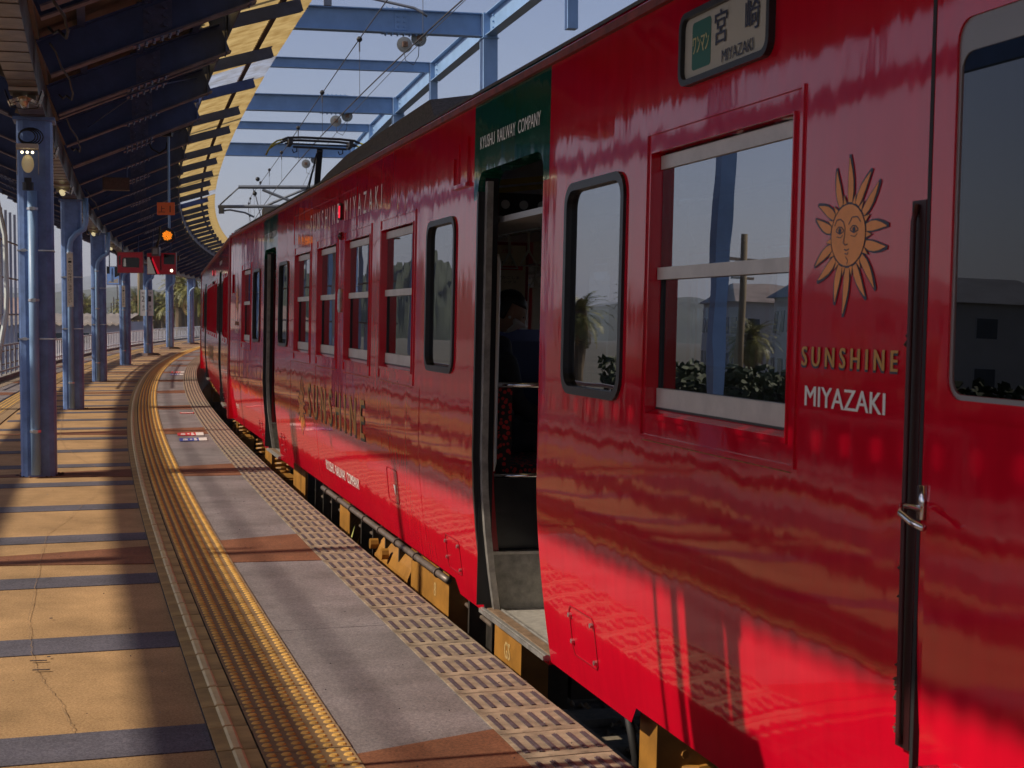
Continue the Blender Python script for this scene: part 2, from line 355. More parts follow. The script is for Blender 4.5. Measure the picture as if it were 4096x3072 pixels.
# tiles
def tile_dots(far):
    b = MB(); L = .294; W = .304; z = .012
    b.box(-L / 2, L / 2, -W / 2, W / 2, 0.001, z, 0)
    n = 5; seg = 6 if far else 10
    for i in range(n):
        for j in range(6):
            x = -L / 2 + L * (i + .5) / n; y = -W / 2 + W * (j + .5) / 6
            r0, r1 = .0185, .012
            vs = [(x + r0 * math.cos(2 * math.pi * q / seg), y + r0 * math.sin(2 * math.pi * q / seg), z - .0005) for q in range(seg)] + \
                 [(x + r1 * math.cos(2 * math.pi * q / seg), y + r1 * math.sin(2 * math.pi * q / seg), z + .0055) for q in range(seg)]
            b.add(vs, [(q, (q + 1) % seg, seg + (q + 1) % seg, seg + q) for q in range(seg)] + [tuple(range(seg, 2 * seg))], 1)
    return b.mesh('tactile_tile', [M_tact, M_dome])
def tile_ridge():
    b = MB(); L = .292; b.box(-L / 2, L / 2, -.068, .068, .001, .012, 0)
    vs = []; 
    for x in (-L / 2 + .008, L / 2 - .008): vs += [(x, -.020, .0118), (x, -.011, .0175), (x, .011, .0175), (x, .020, .0118)]
    b.add(vs, [(0, 1, 5, 4), (1, 2, 6, 5), (2, 3, 7, 6), (0, 3, 2, 1), (4, 5, 6, 7)], 1)
    return b.mesh('ridge_tile', [M_ridge, M_ridgebar])
def tile_cope():
    b = MB(); L = .296; b.box(-L / 2, L / 2, -.1575, .1575, -.10, .010, 0)
    for j in range(6):
        y = -.1575 + .315 * (j + .5) / 6
        b.box(-.095, .095, y - .0095, y + .0095, .0096, .0135, 1)
        b.box(-.097, .097, y - .0015, y + .0015, .0134, .0155, 1)
    return b.mesh('coping_tile', [M_cope, M_slot])
mdn, mdf, mri, mco = tile_dots(False), tile_dots(True), tile_ridge(), tile_cope()
# dark bedding under the tiles so joints read
mb = MB(); sweep(mb, rect(.847, 1.303, -.001, .0052), S0, S1, 2.0); mb.build('mortar_bed', M_joint, platform)
mb = MB(); sweep(mb, rect(2.977, 3.433, -.001, .0052), S0, S1, 2.0); mb.build('mortar_bed', M_joint, platform)
def tilt_m(s, wd, z, flip=False, amt=.0012):
    m = FR(s, wd, z, flip); return m @ Matrix.Rotation(random.uniform(-amt, amt) * 3, 4, 'X') @ Matrix.Rotation(random.uniform(-amt, amt) * 3, 4, 'Z')
for i in range(280):
    s = 1.0 + .3 * i
    dz = random.uniform(-.0008, .0008)
    link('tactile_tile', mdn if s < 22 else mdf, platform, tilt_m(s, 1.001, dz))
    link('ridge_tile', mri, platform, tilt_m(s + .07, 1.230, dz))
    link('coping_tile', mco, platform, tilt_m(s, .157, dz))
# left half of the island: same strips, joined (seen small)
mb = MB()
for i in range(240):
    s = 14.0 + .3 * i
    for (wd, wdt, zz) in ((3.279, .304, .012), (3.050, .136, .012), (4.122, .315, .010)):
        mi = 0 if wdt < .31 else 1
        p = [P(s - .147, wd - wdt / 2, zz), P(s + .147, wd - wdt / 2, zz), P(s + .147, wd + wdt / 2, zz), P(s - .147, wd + wdt / 2, zz)]
        q = [v - Vector((0, 0, .011)) for v in p]
        mb.add(p + q, [(3, 2, 1, 0), (0, 1, 5, 4), (1, 2, 6, 5), (2, 3, 7, 6), (3, 0, 4, 7)], mi)
    for j in (-.1, -.03, .04, .11):
        p = [P(s - .13, 3.279 + j - .012, .016), P(s + .13, 3.279 + j - .012, .016), P(s + .13, 3.279 + j + .012, .016), P(s - .13, 3.279 + j + .012, .016)]
        mb.add(p, [(3, 2, 1, 0)], 2)
o = mb.build('far_side_tiles', [M_tact, M_cope, M_dome], platform); tag(o, kind='stuff')
# cracks and small marks in the paving
def gp(x, y, z=0.0):
    f = 6020.; p = math.atan((1536 - 1258) / f); vx, vy, vz = (x - 2048) / f, 1.0, -(y - 1536) / f
    c, s_ = math.cos(p), math.sin(p); r = Vector((vx, vy * c + vz * s_, -vy * s_ + vz * c)); t = (z - 1.5) / r.z
    return Vector((r.x * t, r.y * t, z))
def crack(pts, wd):
    mb = MB(); q = []
    pts = [gp(*p, .0092) for p in pts]; fine = []
    for a, b in zip(pts, pts[1:]):
        n = max(2, int((b - a).length / .03))
        for i in range(n):
            v = a.lerp(b, i / n); fine.append(v + Vector((random.uniform(-.006, .006), random.uniform(-.006, .006), 0)))
    vs = []
    for i, v in enumerate(fine):
        d = (fine[min(i + 1, len(fine) - 1)] - fine[max(0, i - 1)]).normalized(); nn = Vector((-d.y, d.x, 0)) * wd * random.uniform(.25, 1)
        vs += [v - nn, v + nn]
    mb.add(vs, [(2 * i, 2 * i + 1, 2 * i + 3, 2 * i + 2) for i in range(len(fine) - 1)])
    mb.build('crack', M_crack, platform)
M_crack = mat('crack_dirt', (.25, .16, .08), .9)
for q in range(-1, 16):
    mb = MB(); s_ = 7.05 + 5.03 * q; pts = [P(s_ - .003, .318, .0046), P(s_ + .003, .318, .0046), P(s_ + .003, .843, .0046), P(s_ - .003, .843, .0046)]; mb.add(pts, [(0, 1, 2, 3)]); mb.build('slab_joint', M_joint, platform)
crack([(405, 1960), (330, 2020), (270, 2075), (190, 2130), (170, 2200), (158, 2260), (145, 2330), (135, 2380), (115, 2480), (128, 2600), (135, 2660), (160, 2705), (205, 2765), (245, 2810), (285, 2900), (300, 2940)], .0022)
crack([(240, 1600), (250, 1660), (240, 1750), (262, 1790), (300, 1820), (355, 1855), (390, 1870)], .004)
for (x, y, r) in ((205, 2473, .009), (824, 2815, .008), (195, 2627, .008)):
    mb = MB(); c = gp(x, y, .01); mb.cyl(c, c + Vector((0, 0, .0015)), r, 7); mb.build('gum_spot', M_joint, platform)
rg = random.Random(31); mb = MB()
for q in range(700):
    s = 3 + 30 * rg.random() ** 1.6; wd = rg.choice([rg.uniform(0, .3), rg.uniform(.32, .84), rg.uniform(1.3, 3.2)]); zz = .0155 if wd < .31 else .0095
    rock(mb, P(s, wd, zz), rg.uniform(.0015, .0045), rg, rg.choice([0, 0, 1]))
o = mb.build('grit', [M_joint, M_conc], platform); tag(o, kind='stuff')
for (x, y) in ((120, 2643), (130, 2680)):
    mb = MB(); a = gp(x, y, .0095); mb.beam(a, a + Vector((.07, .01, 0)), .012, .002); mb.build('scuff_mark', M_joint, platform)
# floor stickers
M_stred = mat('red_sticker', (.62, .03, .05), .5); M_stblue = mat('blue_sticker', (.04, .07, .38), .5); M_stw = mat('white_sticker', (.75, .72, .70), .5)
def sticker(quad, m, lab, strip=False):
    q = [gp(x, y, .0125) for x, y in quad]                      # TL TR BR BL
    def at(u, v, z=0): return q[0].lerp(q[1], u).lerp(q[3].lerp(q[2], u), v) + Vector((0, 0, z))
    e = empty('floor_sticker', Matrix.Translation((q[0] + q[2]) / 2 - Vector((0, 0, .004))))
    tag(e, lab, 'sticker', 'door position stickers on the grey strip')
    def patch(u0, u1, v0, v1, z, mm, nm):
        mb = MB(); c = [at(u0, v0, z), at(u1, v0, z), at(u1, v1, z), at(u0, v1, z)]; d = [p - Vector((0, 0, .002)) for p in c]
        mb.add(c + d, [(3, 2, 1, 0), (0, 1, 5, 4), (1, 2, 6, 5), (2, 3, 7, 6), (3, 0, 4, 7)]); mb.build(nm, mm, e, keep=True)
    patch(0, .70 if not strip else 1, 0, 1, 0, m, 'printed_field')
    if not strip:
        patch(.70, 1, 0, 1, 0, M_stw, 'white_field')
        patch(.14, .30, .25, .42, .0012, M_stw, 'print_mark'); patch(.12, .30, .52, .80, .0012, M_stw, 'print_mark')
        patch(.38, .46, .35, .65, .0012, M_stw, 'print_mark'); patch(.53, .62, .12, .45, .0012, M_stw, 'print_mark'); patch(.52, .64, .56, .9, .0012, M_stw, 'print_mark')
    else: patch(.08, .92, .3, .7, .0012, M_stw, 'print_mark')
def c3(*pts): return [(600 + x / 2.764, 1300 + y / 2.764) for x, y in pts]
sticker(c3((300, 1192), (588, 1185), (597, 1218), (306, 1222)), M_stred, 'red and white floor sticker beside the brown band, nearer pair')
sticker(c3((322, 1252), (625, 1243), (636, 1274), (330, 1284)), M_stblue, 'blue and white floor sticker just in front of the red one, nearer pair')
sticker(c3((238, 514), (378, 513), (378, 526), (235, 528)), M_stred, 'small distant red and white floor sticker near the bend')
sticker(c3((227, 540), (368, 539), (368, 550), (222, 552)), M_stblue, 'small distant blue and white floor sticker near the bend')
sticker(c3((330, 966), (484, 965), (486, 975), (334, 977)), M_stred, 'narrow red strip sticker with white line between the two pairs', True)
# ================================================================== GROUND AND TRACK
M_ground = mat('dry_ground', (.10, .09, .065), .95, var=.3, vscale=.15)
mb = MB(); mb.box(-4500, 5500, -2500, 7000, -2.2, -1.45); g = mb.build('ground', M_ground); tag(g, kind='structure')
M_ball = mat('ballast_bed', (.14, .105, .075), .95, var=.5, vscale=14, bump=.02, bscale=18)
mb = MB(); sweep(mb, [(-4.3, -1.44), (-3.6, -1.12), (.3, -1.12), (.3, -1.44)], -14, 125, 2.5); bed = mb.build('ballast_bed', M_ball); tag(bed, kind='structure')
M_stone = mat('ballast_stone', (.30, .215, .13), .9, var=.45, vscale=3)
mb = MB(); rng = random.Random(3)
for i in range(11000):
    s = 2.0 + 26 * rng.random() ** 1.5; wd = rng.uniform(-3.6, .04); p = P(s, wd, -1.115 + rng.uniform(-.01, .03)); rock(mb, p, rng.uniform(.016, .036), rng)
o = mb.build('ballast_stones', M_stone); tag(o, kind='stuff')
track = empty('railway_track', FR(10, -1.66, -1.12)); tag(track, kind='structure')
M_rail = mat('rail_steel', (.16, .09, .06), .45, .5, var=.4, vscale=20)
for u in (-.567, .567):
    mb = MB(); wd = -1.66 + u
    sweep(mb, [(wd - .065, -1.07), (wd - .065, -1.055), (wd - .01, -1.04), (wd - .01, -.965), (wd - .033, -.955), (wd - .033, -.92), (wd + .033, -.92), (wd + .033, -.955), (wd + .01, -.965), (wd + .01, -1.04), (wd + .065, -1.055), (wd + .065, -1.07)], -14, 125, 2.5)
    mb.build('rail', M_rail, track, keep=True)
mb = MB(); mb.box(-.12, .12, -1.2, 1.2, -.15, 0); ms = mb.mesh('sleeper', mat('sleeper_concrete', (.20, .165, .12), .9, var=.3, vscale=8))
for i in range(90): link('sleeper', ms, track, track.matrix_world.inverted() @ FR(-4 + i * .62, -1.66, -1.07))
# weeds in the gap
M_weed = mat('yellow_green_leaf', (.30, .32, .03), .6, var=.3, vscale=10)
def weed(s, wd, z0, hgt, lab):
    mb = MB(); rg = random.Random(int(s * 10))
    for i in range(16):
        a = rg.uniform(0, 6.28); l = hgt * rg.uniform(.5, 1); p = P(s + rg.uniform(-.06, .06), wd + rg.uniform(-.03, .03), z0)
        t = p + Vector((math.cos(a) * l * .4, math.sin(a) * l * .4, l)); m_ = p.lerp(t, .6) + Vector((0, 0, l * .1)); sd = Vector((-math.sin(a), math.cos(a), 0)) * .012
        mb.add([p - sd * .3, p + sd * .3, m_ + sd, m_ - sd, t], [(0, 1, 2, 3), (3, 2, 4)])
    o = mb.build('weed', M_weed); tag(o, lab, 'weed', 'weeds growing beside the platform edge')
weed(11.55, -.13, -.62, .56, 'small yellow green weed in the gap beside the ochre tank, farther of the near two')
weed(11.1, -.12, -.66, .56, 'small yellow green weed in the gap beside the ochre tank, nearest the camera')
weed(17.4, -.12, -.60, .52, 'small yellow green weed in the gap below the far open door')
# ================================================================== CANOPY
can = empty('station_canopy', FR(14.6, UC, 0)); tag(can, 'blue steel butterfly canopy with yellow translucent edge sheets over the curved platform', 'canopy')
CI = can.matrix_world.inverted()
SA = [14.55 + 5.03 * i for i in range(-5, 18)]; SB = [17.22 + 5.03 * i for i in range(-5, 17)]
def rz(u): return 3.30 + (-u - .14) * .42          # bottom of rafter at offset u (negative = right)
SL = .42
# rafter mesh: along -y
mb = MB(); h = .29
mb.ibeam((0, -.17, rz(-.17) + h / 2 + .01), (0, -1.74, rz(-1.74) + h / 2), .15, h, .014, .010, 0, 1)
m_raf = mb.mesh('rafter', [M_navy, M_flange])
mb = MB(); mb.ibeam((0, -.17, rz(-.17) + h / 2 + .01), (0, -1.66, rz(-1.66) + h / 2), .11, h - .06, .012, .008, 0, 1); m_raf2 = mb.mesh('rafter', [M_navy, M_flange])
mb = MB(); u0 = -1.03
for sx in (-1, 1):
    x = sx * .0105
    pts = [(x, u0 - .11, rz(u0 - .11) + .03), (x, u0 + .11, rz(u0 + .11) + .03), (x, u0 + .11, rz(u0 + .11) + h - .03), (x, u0 - .11, rz(u0 - .11) + h - .03)]
    pt2 = [(p[0] + sx * -.004, p[1], p[2]) for p in pts]
    mb.add(pts + pt2, [(0, 1, 2, 3), (7, 6, 5, 4), (0, 4, 5, 1), (1, 5, 6, 2), (2, 6, 7, 3), (3, 7, 4, 0)])
    for a in (-.06, .06):
        for b_ in (.075, .145, .215): mb.cyl((x, u0 + a, rz(u0 + a) + b_), (x + sx * .024, u0 + a, rz(u0 + a) + b_), .019, 6)
for a in (-.15, -.09, -.03, .03, .09, .15):
    for x in (-.05, .05):
        zz = rz(u0 + a); mb.cyl((x, u0 + a, zz - .03), (x, u0 + a, zz), .012, 6); mb.cyl((x, u0 + a, zz + h), (x, u0 + a, zz + h + .03), .014, 6)
mb.beam((0, u0 - .19, rz(u0 - .19) - .006), (0, u0 + .19, rz(u0 + .19) - .006), .15, .010); m_spl = mb.mesh('splice_plate', mat('splice_paint', (.075, .085, .17), .35, var=.3, vscale=10))
# end bracket + outrigger channel
mb = MB(); z0 = rz(-1.74) + .18
mb.box(-.03, -.022, -1.70, -2.47, 4.29, 4.30); zA, zB = 4.22, 4.47
mb.beam((0, -1.60, zA), (0, -2.47, zB), .008, .12); mb.beam((.03, -1.60, zA + .058), (.03, -2.47, zB + .058), .06, .008); mb.beam((.03, -1.60, zA - .058), (.03, -2.47, zB - .058), .06, .008)
mb.v = mb.v[8:]; mb.f = [tuple(i - 8 for i in f) for f in mb.f[6:]]; mb.m = mb.m[6:]
m_outr = mb.mesh('outrigger', M_navy)
mb = MB(); mb.box(-.075, .075, -1.752, -1.741, rz(-1.74) - .02, rz(-1.74) + .42); m_endp = mb.mesh('end_plate', M_navy)
def wing(s, me, name, parent, flip):
    return link(name, me, parent, (parent.matrix_world.inverted() if parent else Matrix()) @ FR(s, UC, 0, flip))
bpy.context.view_layer.update()
for flip in (False, True):
    for s in SA + SB:
        if flip and s > 60: continue
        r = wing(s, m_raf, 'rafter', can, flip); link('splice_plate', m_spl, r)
        wing(s, m_outr, 'outrigger', can, flip); wing(s, m_endp, 'end_plate', can, flip)
    for s in SA:
        if flip and s > 60: continue
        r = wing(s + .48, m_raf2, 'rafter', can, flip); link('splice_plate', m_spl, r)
# roof sheets
def corr(length_s, u0, z0, u1, z1, pitch=.076, amp=.011, thick=0.0):
    b = MB(); n = int(length_s / (pitch / 4)); vs = []
    for i in range(n + 1):
        x = -length_s / 2 + length_s * i / n; a = (0, 1, 0, -1)[i % 4] * amp
        vs += [(x, u0, z0 + a), (x, u1, z1 + a)]
    b.add(vs, [(2 * i, 2 * i + 2, 2 * i + 3, 2 * i + 1) for i in range(n)]); return b
def roofz(u): return rz(u) + h + .10
m_frp = corr(.862, -1.50, roofz(-1.50) + .0, -2.66, 4.66, .12, .012).mesh('translucent_panel', M_frp)
m_frps = corr(.862, -1.50, roofz(-1.50) + .0, -2.22, 4.53, .12, .012).mesh('translucent_panel', M_frp)
m_frpc = corr(.862, -1.50, roofz(-1.50) + .0, -2.66, 4.66, .12, .012).mesh('translucent_panel', M_frpc)
m_opq = corr(2.565, -.06, roofz(-.06), -1.53, roofz(-1.53) + .030, .16, .018).mesh('roof_sheet', M_sheet)
for flip in (False, True):
    ns = 112 if not flip else 96
    for i in range(ns):
        s = -9.5 + .838 * i
        me = m_frpc if (i in (34, 35, 58) and not flip) else (m_frps if s < 12.4 and not flip else m_frp)
        if not flip and i in (59,): continue
        o = link('translucent_panel', me, can, CI @ FR(s, UC, 0, flip) @ Matrix.Translation((0, 0, (i % 2) * .004)))
    for i in range(36): link('roof_sheet', m_opq, can, CI @ FR(-8 + 2.515 * i, UC, 0, flip) @ Matrix.Translation((0, 0, (i % 2) * .006)))
def both(sec, s0, s1, name, m, z_=None):
    mb = MB(); sweep(mb, [(UC + u, z) for u, z in sec], s0, s1, 2.515); mb.build(name, m, can, keep=True)
    mb = MB(); sweep(mb, [(UC - u, z) for u, z in sec][::-1], s0, min(s1, 70), 2.515); mb.build(name, m, can, keep=True)
def bsec(u, z, bw, bh): return [(u - bw / 2, z), (u - bw / 2, z + bh), (u + bw / 2, z + bh), (u + bw / 2, z)]
ue = -1.765
both(bsec(ue - .005, rz(-1.74) + .16, .012, .22), -10, 93, 'edge_beam', M_navy)
both(bsec(-2.30, 4.50, .05, .05), -10, 93, 'sheet_rail', M_rust)
both(bsec(-1.46, rz(-1.46) + h + .002, .06, .08), -10, 93, 'purlin', M_navy)
both(bsec(-.95, rz(-.95) + h + .002, .06, .08), -10, 93, 'purlin', M_navy)
both(bsec(-.45, rz(-.45) + h + .002, .06, .08), -10, 93, 'purlin', M_navy)
# valley gutter, in short tin lengths
sgm = MB(); Lg = .835
sgm.box(-Lg / 2 + .002, Lg / 2 - .002, -.105, .105, 3.302, 3.306, 0); sgm.box(-Lg / 2 + .002, Lg / 2 - .002, -.109, -.105, 3.302, 3.62, 0); sgm.box(-Lg / 2 + .002, Lg / 2 - .002, .105, .109, 3.302, 3.62, 0)
sgm.box(Lg / 2 - .02, Lg / 2, -.111, .111, 3.296, 3.3015, 0); sgm.box(-.004, .008, -.111, .111, 3.298, 3.3015, 0)
mgut = sgm.mesh('gutter_length', M_gut)
for i in range(122): link('gutter_length', mgut, can, CI @ FR(-9.6 + .838 * i, UC, 0))
mb = MB(); sweep(mb, [(UC - .10, 3.31), (UC - .10, 3.60), (UC + .10, 3.60), (UC + .10, 3.31)], -10, 93, 2.5); mb.build('valley_beam', M_navy, can, keep=True)
mb = MB(); sweep(mb, rect(UC - .14, UC + .14, roofz(0) - .03, roofz(0) + .01), -10, 93, 2.5); mb.build('valley_lining', M_sheet, can, keep=True)
# turnbuckle braces
for i, s in enumerate(SB[:14]):
    mb = MB(); a = P(s - 2.4, UC - .35, rz(-.35) + .12); b_ = P(s + .05, UC - 1.65, rz(-1.65) + .22)
    mb.cyl(a, b_, .008, 6); m_ = a.lerp(b_, .45); m2 = a.lerp(b_, .53); mb.cyl(m_, m2, .020, 8); mb.build('brace_rod', M_navy, can, keep=True)
    if i % 2: 
        mb = MB(); a = P(s + .2, UC - .35, rz(-.35) + .12); b_ = P(s - 2.3, UC - 1.65, rz(-1.65) + .22); mb.cyl(a, b_, .008, 6); mb.build('brace_rod', M_navy, can, keep=True)
# conduit and hanging wires along the valley
for (s, dl, r_) in ((9.0, 1.6, .010), (11.2, 2.6, .008), (14.9, 3.2, .008), (24, 3.5, .008)):
    mb = MB(); pts = []
    for q in range(13):
        f = q / 12; pts.append(P(s + dl * f, UC - .24 - .14 * math.sin(f * 3.1), 3.42 - .16 * math.sin(f * math.pi) + .02 * math.sin(q * 2.1)))
    mb.tube(pts, r_, 6); mb.build('cable', M_black, can, keep=True, smooth=True)
# ------------------------------------------------------------------ columns
def column_mesh(hgt=3.30):
    b = MB(); a = .158; c = .062
    pr = [(-a + c, -a), (a - c, -a), (a - c * .29, -a + c * .29), (a, -a + c), (a, a - c), (a - c * .3, a - c * .3), (a - c, a), (-a + c, a), (-a + c * .3, a - c * .3), (-a, a - c), (-a, -a + c), (-a + c * .3, -a + c * .3)]
    vs = [(x, y, 0) for x, y in pr] + [(x, y, hgt) for x, y in pr]; n = len(pr)
    b.add(vs, [(i, (i + 1) % n, n + (i + 1) % n, n + i) for i in range(n)] + [tuple(range(n, 2 * n))]); return b
m_col = column_mesh().mesh('shaft', M_blue)
mb = MB(); mb.box(-.185, .185, -.185, .185, 3.27, 3.299); m_cap = mb.mesh('cap_plate', M_blue)
mb = MB(); mb.cyl((0, 0, 0.0), (0, 0, .09), .50, 4, r2=.34); m_base = mb.mesh('base_grout', M_rust)
mb = MB()
for i in range(40):
    a = random.uniform(0, 6.28); rr = .18 + random.uniform(0, .03); rock(mb, (rr * math.cos(a) * 1.05, rr * math.sin(a) * 1.05, .008), .014, random)
m_scale = mb.mesh('rust_scale', M_rust)
def pipe_mesh(style):
    b = MB(); px, py = -.225, .02
    if style == 0: b.tube([(px, py, 0.03), (px, py, 2.62)], .043, 14)
    else: b.tube([(px, py, 0.03), (px, py, 2.55), (px, py - .02, 2.66), (px + .02, py - .10, 2.76), (px + .03, py - .22, 2.84), (px + .03, py - .245, 2.95), (px + .03, py - .245, 3.32)], .043, 14)
    return b.mesh('drainpipe', M_bluel, True)
m_pipe = [pipe_mesh(0), pipe_mesh(1)]
def clamp_mesh(z):
    b = MB(); px, py = -.225, .02; b.cyl((px, py, z), (px, py, z + .022), .050, 14); b.box(px - .065, px - .045, py - .022, py + .022, z - .004, z + .026); b.box(px, px + .06, py - .012, py + .012, z + .004, z + .018); return b.mesh('pipe_clamp', M_steelw)
def band_mesh(z):
    b = MB(); b.box(-.162, .162, -.162, .162, z, z + .012); b.box(-.176, -.163, .085, .125, z - .006, z + .020); return b.mesh('steel_band', M_steelw)
clz = [clamp_mesh(z) for z in (.42, 1.62, 2.45)]; bdz = [band_mesh(z) for z in (1.27, 2.08)]
ords = ['out of view', 'nearest blue steel column, thick and with a lamp strapped near its top', 'second blue column from the camera, with a white notice strip down its drainpipe', 'third blue column from the camera, drainpipe bending in at the top',
        'fourth blue column, partly behind the left mirror', 'fifth blue column, carrying the green edged platform numbers', 'sixth blue column, standing in sun on a dark footing left of the last one', 'seventh and farthest blue column, beside the far end of the train']
spos = [4.45, 14.58, 24.65, 34.7, 46.0, 56.6, 67.0, 77.3]
cols = []
for i, s in enumerate(spos):
    e = empty('steel_column', FR(s, UC - .005, 0)); cols.append(e)
    tag(e, 'blue steel column beside the photographer, left of the frame' if i == 0 else ords[i], 'column', 'blue canopy columns down the platform centre')
    link('shaft', m_col, e); link('cap_plate', m_cap, e); link('drainpipe', m_pipe[0 if i < 2 else 1], e)
    for q, me in enumerate(clz): link('pipe_clamp', me, e)
    if i < 4:
        for me in bdz: link('steel_band', me, e)
    if i >= 5: o = link('base_grout', m_base, e, Matrix.Rotation(math.pi / 4, 4, 'Z'))
    else: o = link('rust_scale', m_scale, e)
# notice strip on column pipes
M_strip = mat('cream_notice', (.62, .58, .46), .6)
def strip_on(e, z0, z1, txt):
    b = MB(); b.box(-.2715, -.2695, -.028, .068, z0, z1); s_ = b.build('notice_strip', M_strip, e)
    b = MB(); n = len(txt); hh = (z1 - z0) * .86 / n
    for q, ch in enumerate(txt):
        zz = z1 - (z1 - z0) * .07 - hh * (q + .92)
        put_text(b, ch, lambda u, v, i, zz=zz: (-.2722, .045 - u, zz + v), .05, hh * .8)
    b.build('lettering', M_black, s_)
strip_on(cols[2], 1.62, 2.45, 'ホームでの喫煙はご遠慮ください')
strip_on(cols[4], 1.72, 2.35, 'ホームでの喫煙は')
# platform numbers on column five
M_signw = mat('white_sign', (.72, .74, .72), .5); M_signg = mat('green_sign', (.02, .30, .12), .5)
e = empty('platform_number_sign', FR(56.42, UC + .02, 1.45)); tag(e, 'white platform number sign with green edges on the fifth column', 'sign')
b = MB(); b.box(-.03, -.01, -.27, .27, 0, .95); b.build('board', M_signw, e)
b = MB(); b.box(-.034, -.031, .245, .27, 0, .95); b.box(-.034, -.031, -.27, -.245, 0, .95); b.build('edge_stripe', M_signg, e)
for (yy, t1, t2) in ((.12, '2', '←'), (-.12, '1', '→')):
    b = MB(); put_text(b, t1, lambda u, v, i: (-.0345, yy + .06 - u, .52 + v), .10, .20); put_text(b, t2, lambda u, v, i: (-.0345, yy + .07 - u, .80 + v), .14, .07)
    put_text(b, '番のりば' [0], lambda u, v, i: (-.0345, yy + .04 - u, .30 + v), .08, .08); put_text(b, 'の', lambda u, v, i: (-.0345, yy + .04 - u, .18 + v), .08, .08); b.build('lettering', M_black, e)
# ------------------------------------------------------------------ lamps
M_lampglass = mat('lamp_reflector', (.62, .50, .34), .18, .6, var=.3, vscale=20)
M_lampglow = mat('lit_lamp_tube', (.8, .7, .4), .3, emit=(1, .88, .5), estr=.55)
M_lampbody = mat('cream_lamp_housing', (.45, .38, .30), .5)
def valley_lamp(s, lab):
    e = empty('platform_lamp', FR(s, UC, 3.30)); tag(e, lab, 'lamp', 'lamps along the canopy valley')
    b = MB(); b.box(-.16, .16, -.11, .11, -.03, -.002); b.box(.08, .16, -.09, -.02, -.07, -.031); b.box(.08, .16, .02, .09, -.07, -.031); b.build('housing', M_lampbody, e)
    b = MB(); sec = [(-.15, -.02), (-.12, -.12), (-.05, -.09), (0, -.075), (.05, -.09), (.12, -.12), (.15, -.02)]
    vs = [(x, y, z) for x in (-.19, .15) for y, z in sec]; n = len(sec); b.add(vs, [(i, i + 1, n + i + 1, n + i) for i in range(n - 1)]); b.build('reflector', M_lampglass, e)
    b = MB(); b.cyl((-.17, 0, -.105), (.13, 0, -.105), .035, 12); b.build('lamp_tube', M_lampglass if s < 13 else M_lampglow, e, smooth=True)
    b = MB(); b.tube([(-.1, -.14, -.02), (-.1, -.1, -.13), (-.1, -.03, -.105), (-.1, 0, -.14), (-.1, .04, -.105), (-.1, .1, -.13), (-.1, .14, -.02)], .005, 5); b.tube([(.09, -.14, -.02), (.09, -.1, -.13), (.09, 0, -.145), (.09, .1, -.13), (.09, .14, -.02)], .005, 5); b.build('guard_wire', M_black, e)
for s, l in ((12.7, 'largest lamp under the canopy valley, unlit and wired on, at the upper left'), (16.8, 'lamp under the valley half hidden by the nearest column'), (21.9, 'lit lamp under the valley just before the second column'), (27.6, 'lamp under the valley behind the second column'), (33.0, 'lamp under the valley above the third column'), (40.2, 'lamp under the valley between third and fourth column'), (44.4, 'smallest lamp under the valley, above the left mirror')):
    valley_lamp(s, l)
e = empty('flood_lamp', FR(14.30, UC + .045, 2.62)); tag(e, 'lit flood lamp on the drainpipe of the nearest column, cables coiled above', 'lamp')
b = MB(); b.cyl((-.05, 0, 0), (-.05, 0, .07), .05, 12); b.box(-.09, -.01, -.03, .03, .07, .11); b.build('socket', M_black, e)
b = MB(); b.box(-.13, .05, -.095, .095, .37, .41); b.build('housing', M_lampbody, e)
b = MB(); b.box(-.11, .04, -.096, -.092, .14, .37); b.box(-.11, .04, .092, .096, .14, .37); b.build('reflector', M_lampglass, e)
b = MB(); b.sphere((-.03, 0, .24), .055, 14, 10, 0, (1, 1, 1.5)); b.build('bulb', mat('frosted_bulb', (.6, .5, .3), .25, emit=(1, .8, .42), estr=.12), e, smooth=True)
b = MB()
for y in (-.045, 0, .045): b.sphere((-.10, y, .335), .013, 8, 6)
b.build('lamp_points', mat('lamp_point_glow', (1, .9, .6), .3, emit=(1, .9, .6), estr=3), e)
for q in range(4):
    b = MB(); pts = [(-.08 + .01 * q, (.07 + .012 * q) * math.cos(a) - .01 * q, .48 + (.055 + .008 * q) * math.sin(a)) for a in [i * math.pi / 9 for i in range(19)]]; b.tube(pts, .006, 5); b.build('cable_coil', M_black, e)
# hanging light / speaker boxes
def speaker(s, wd, z, lab):
    e = empty('speaker_box', FR(s, wd, z)); tag(e, lab, 'speaker', 'speaker boxes under the canopy')
    b = MB(); b.box(-.10, .10, -.19, .19, 0, .18); b.build('cabinet', mat('brown_cabinet', (.07, .045, .035), .6, var=.3, vscale=10), e)
    b = MB(); b.box(-.106, -.101, -.17, .17, .015, .165); b.build('grille', mat('speaker_grille', (.10, .055, .04), .8, var=.3, vscale=60), e)
    b = MB(); b.cyl((0, -.15, .18), (0, -.15, .34), .01, 6); b.cyl((0, .15, .18), (0, .15, .34), .01, 6); b.build('hanger', M_navy, e)
speaker(22.6, 1.42, 3.30, 'brown speaker box hanging under the canopy above the orange sign')
speaker(52.0, .95, 3.30, 'small distant speaker box under the canopy near the last column')
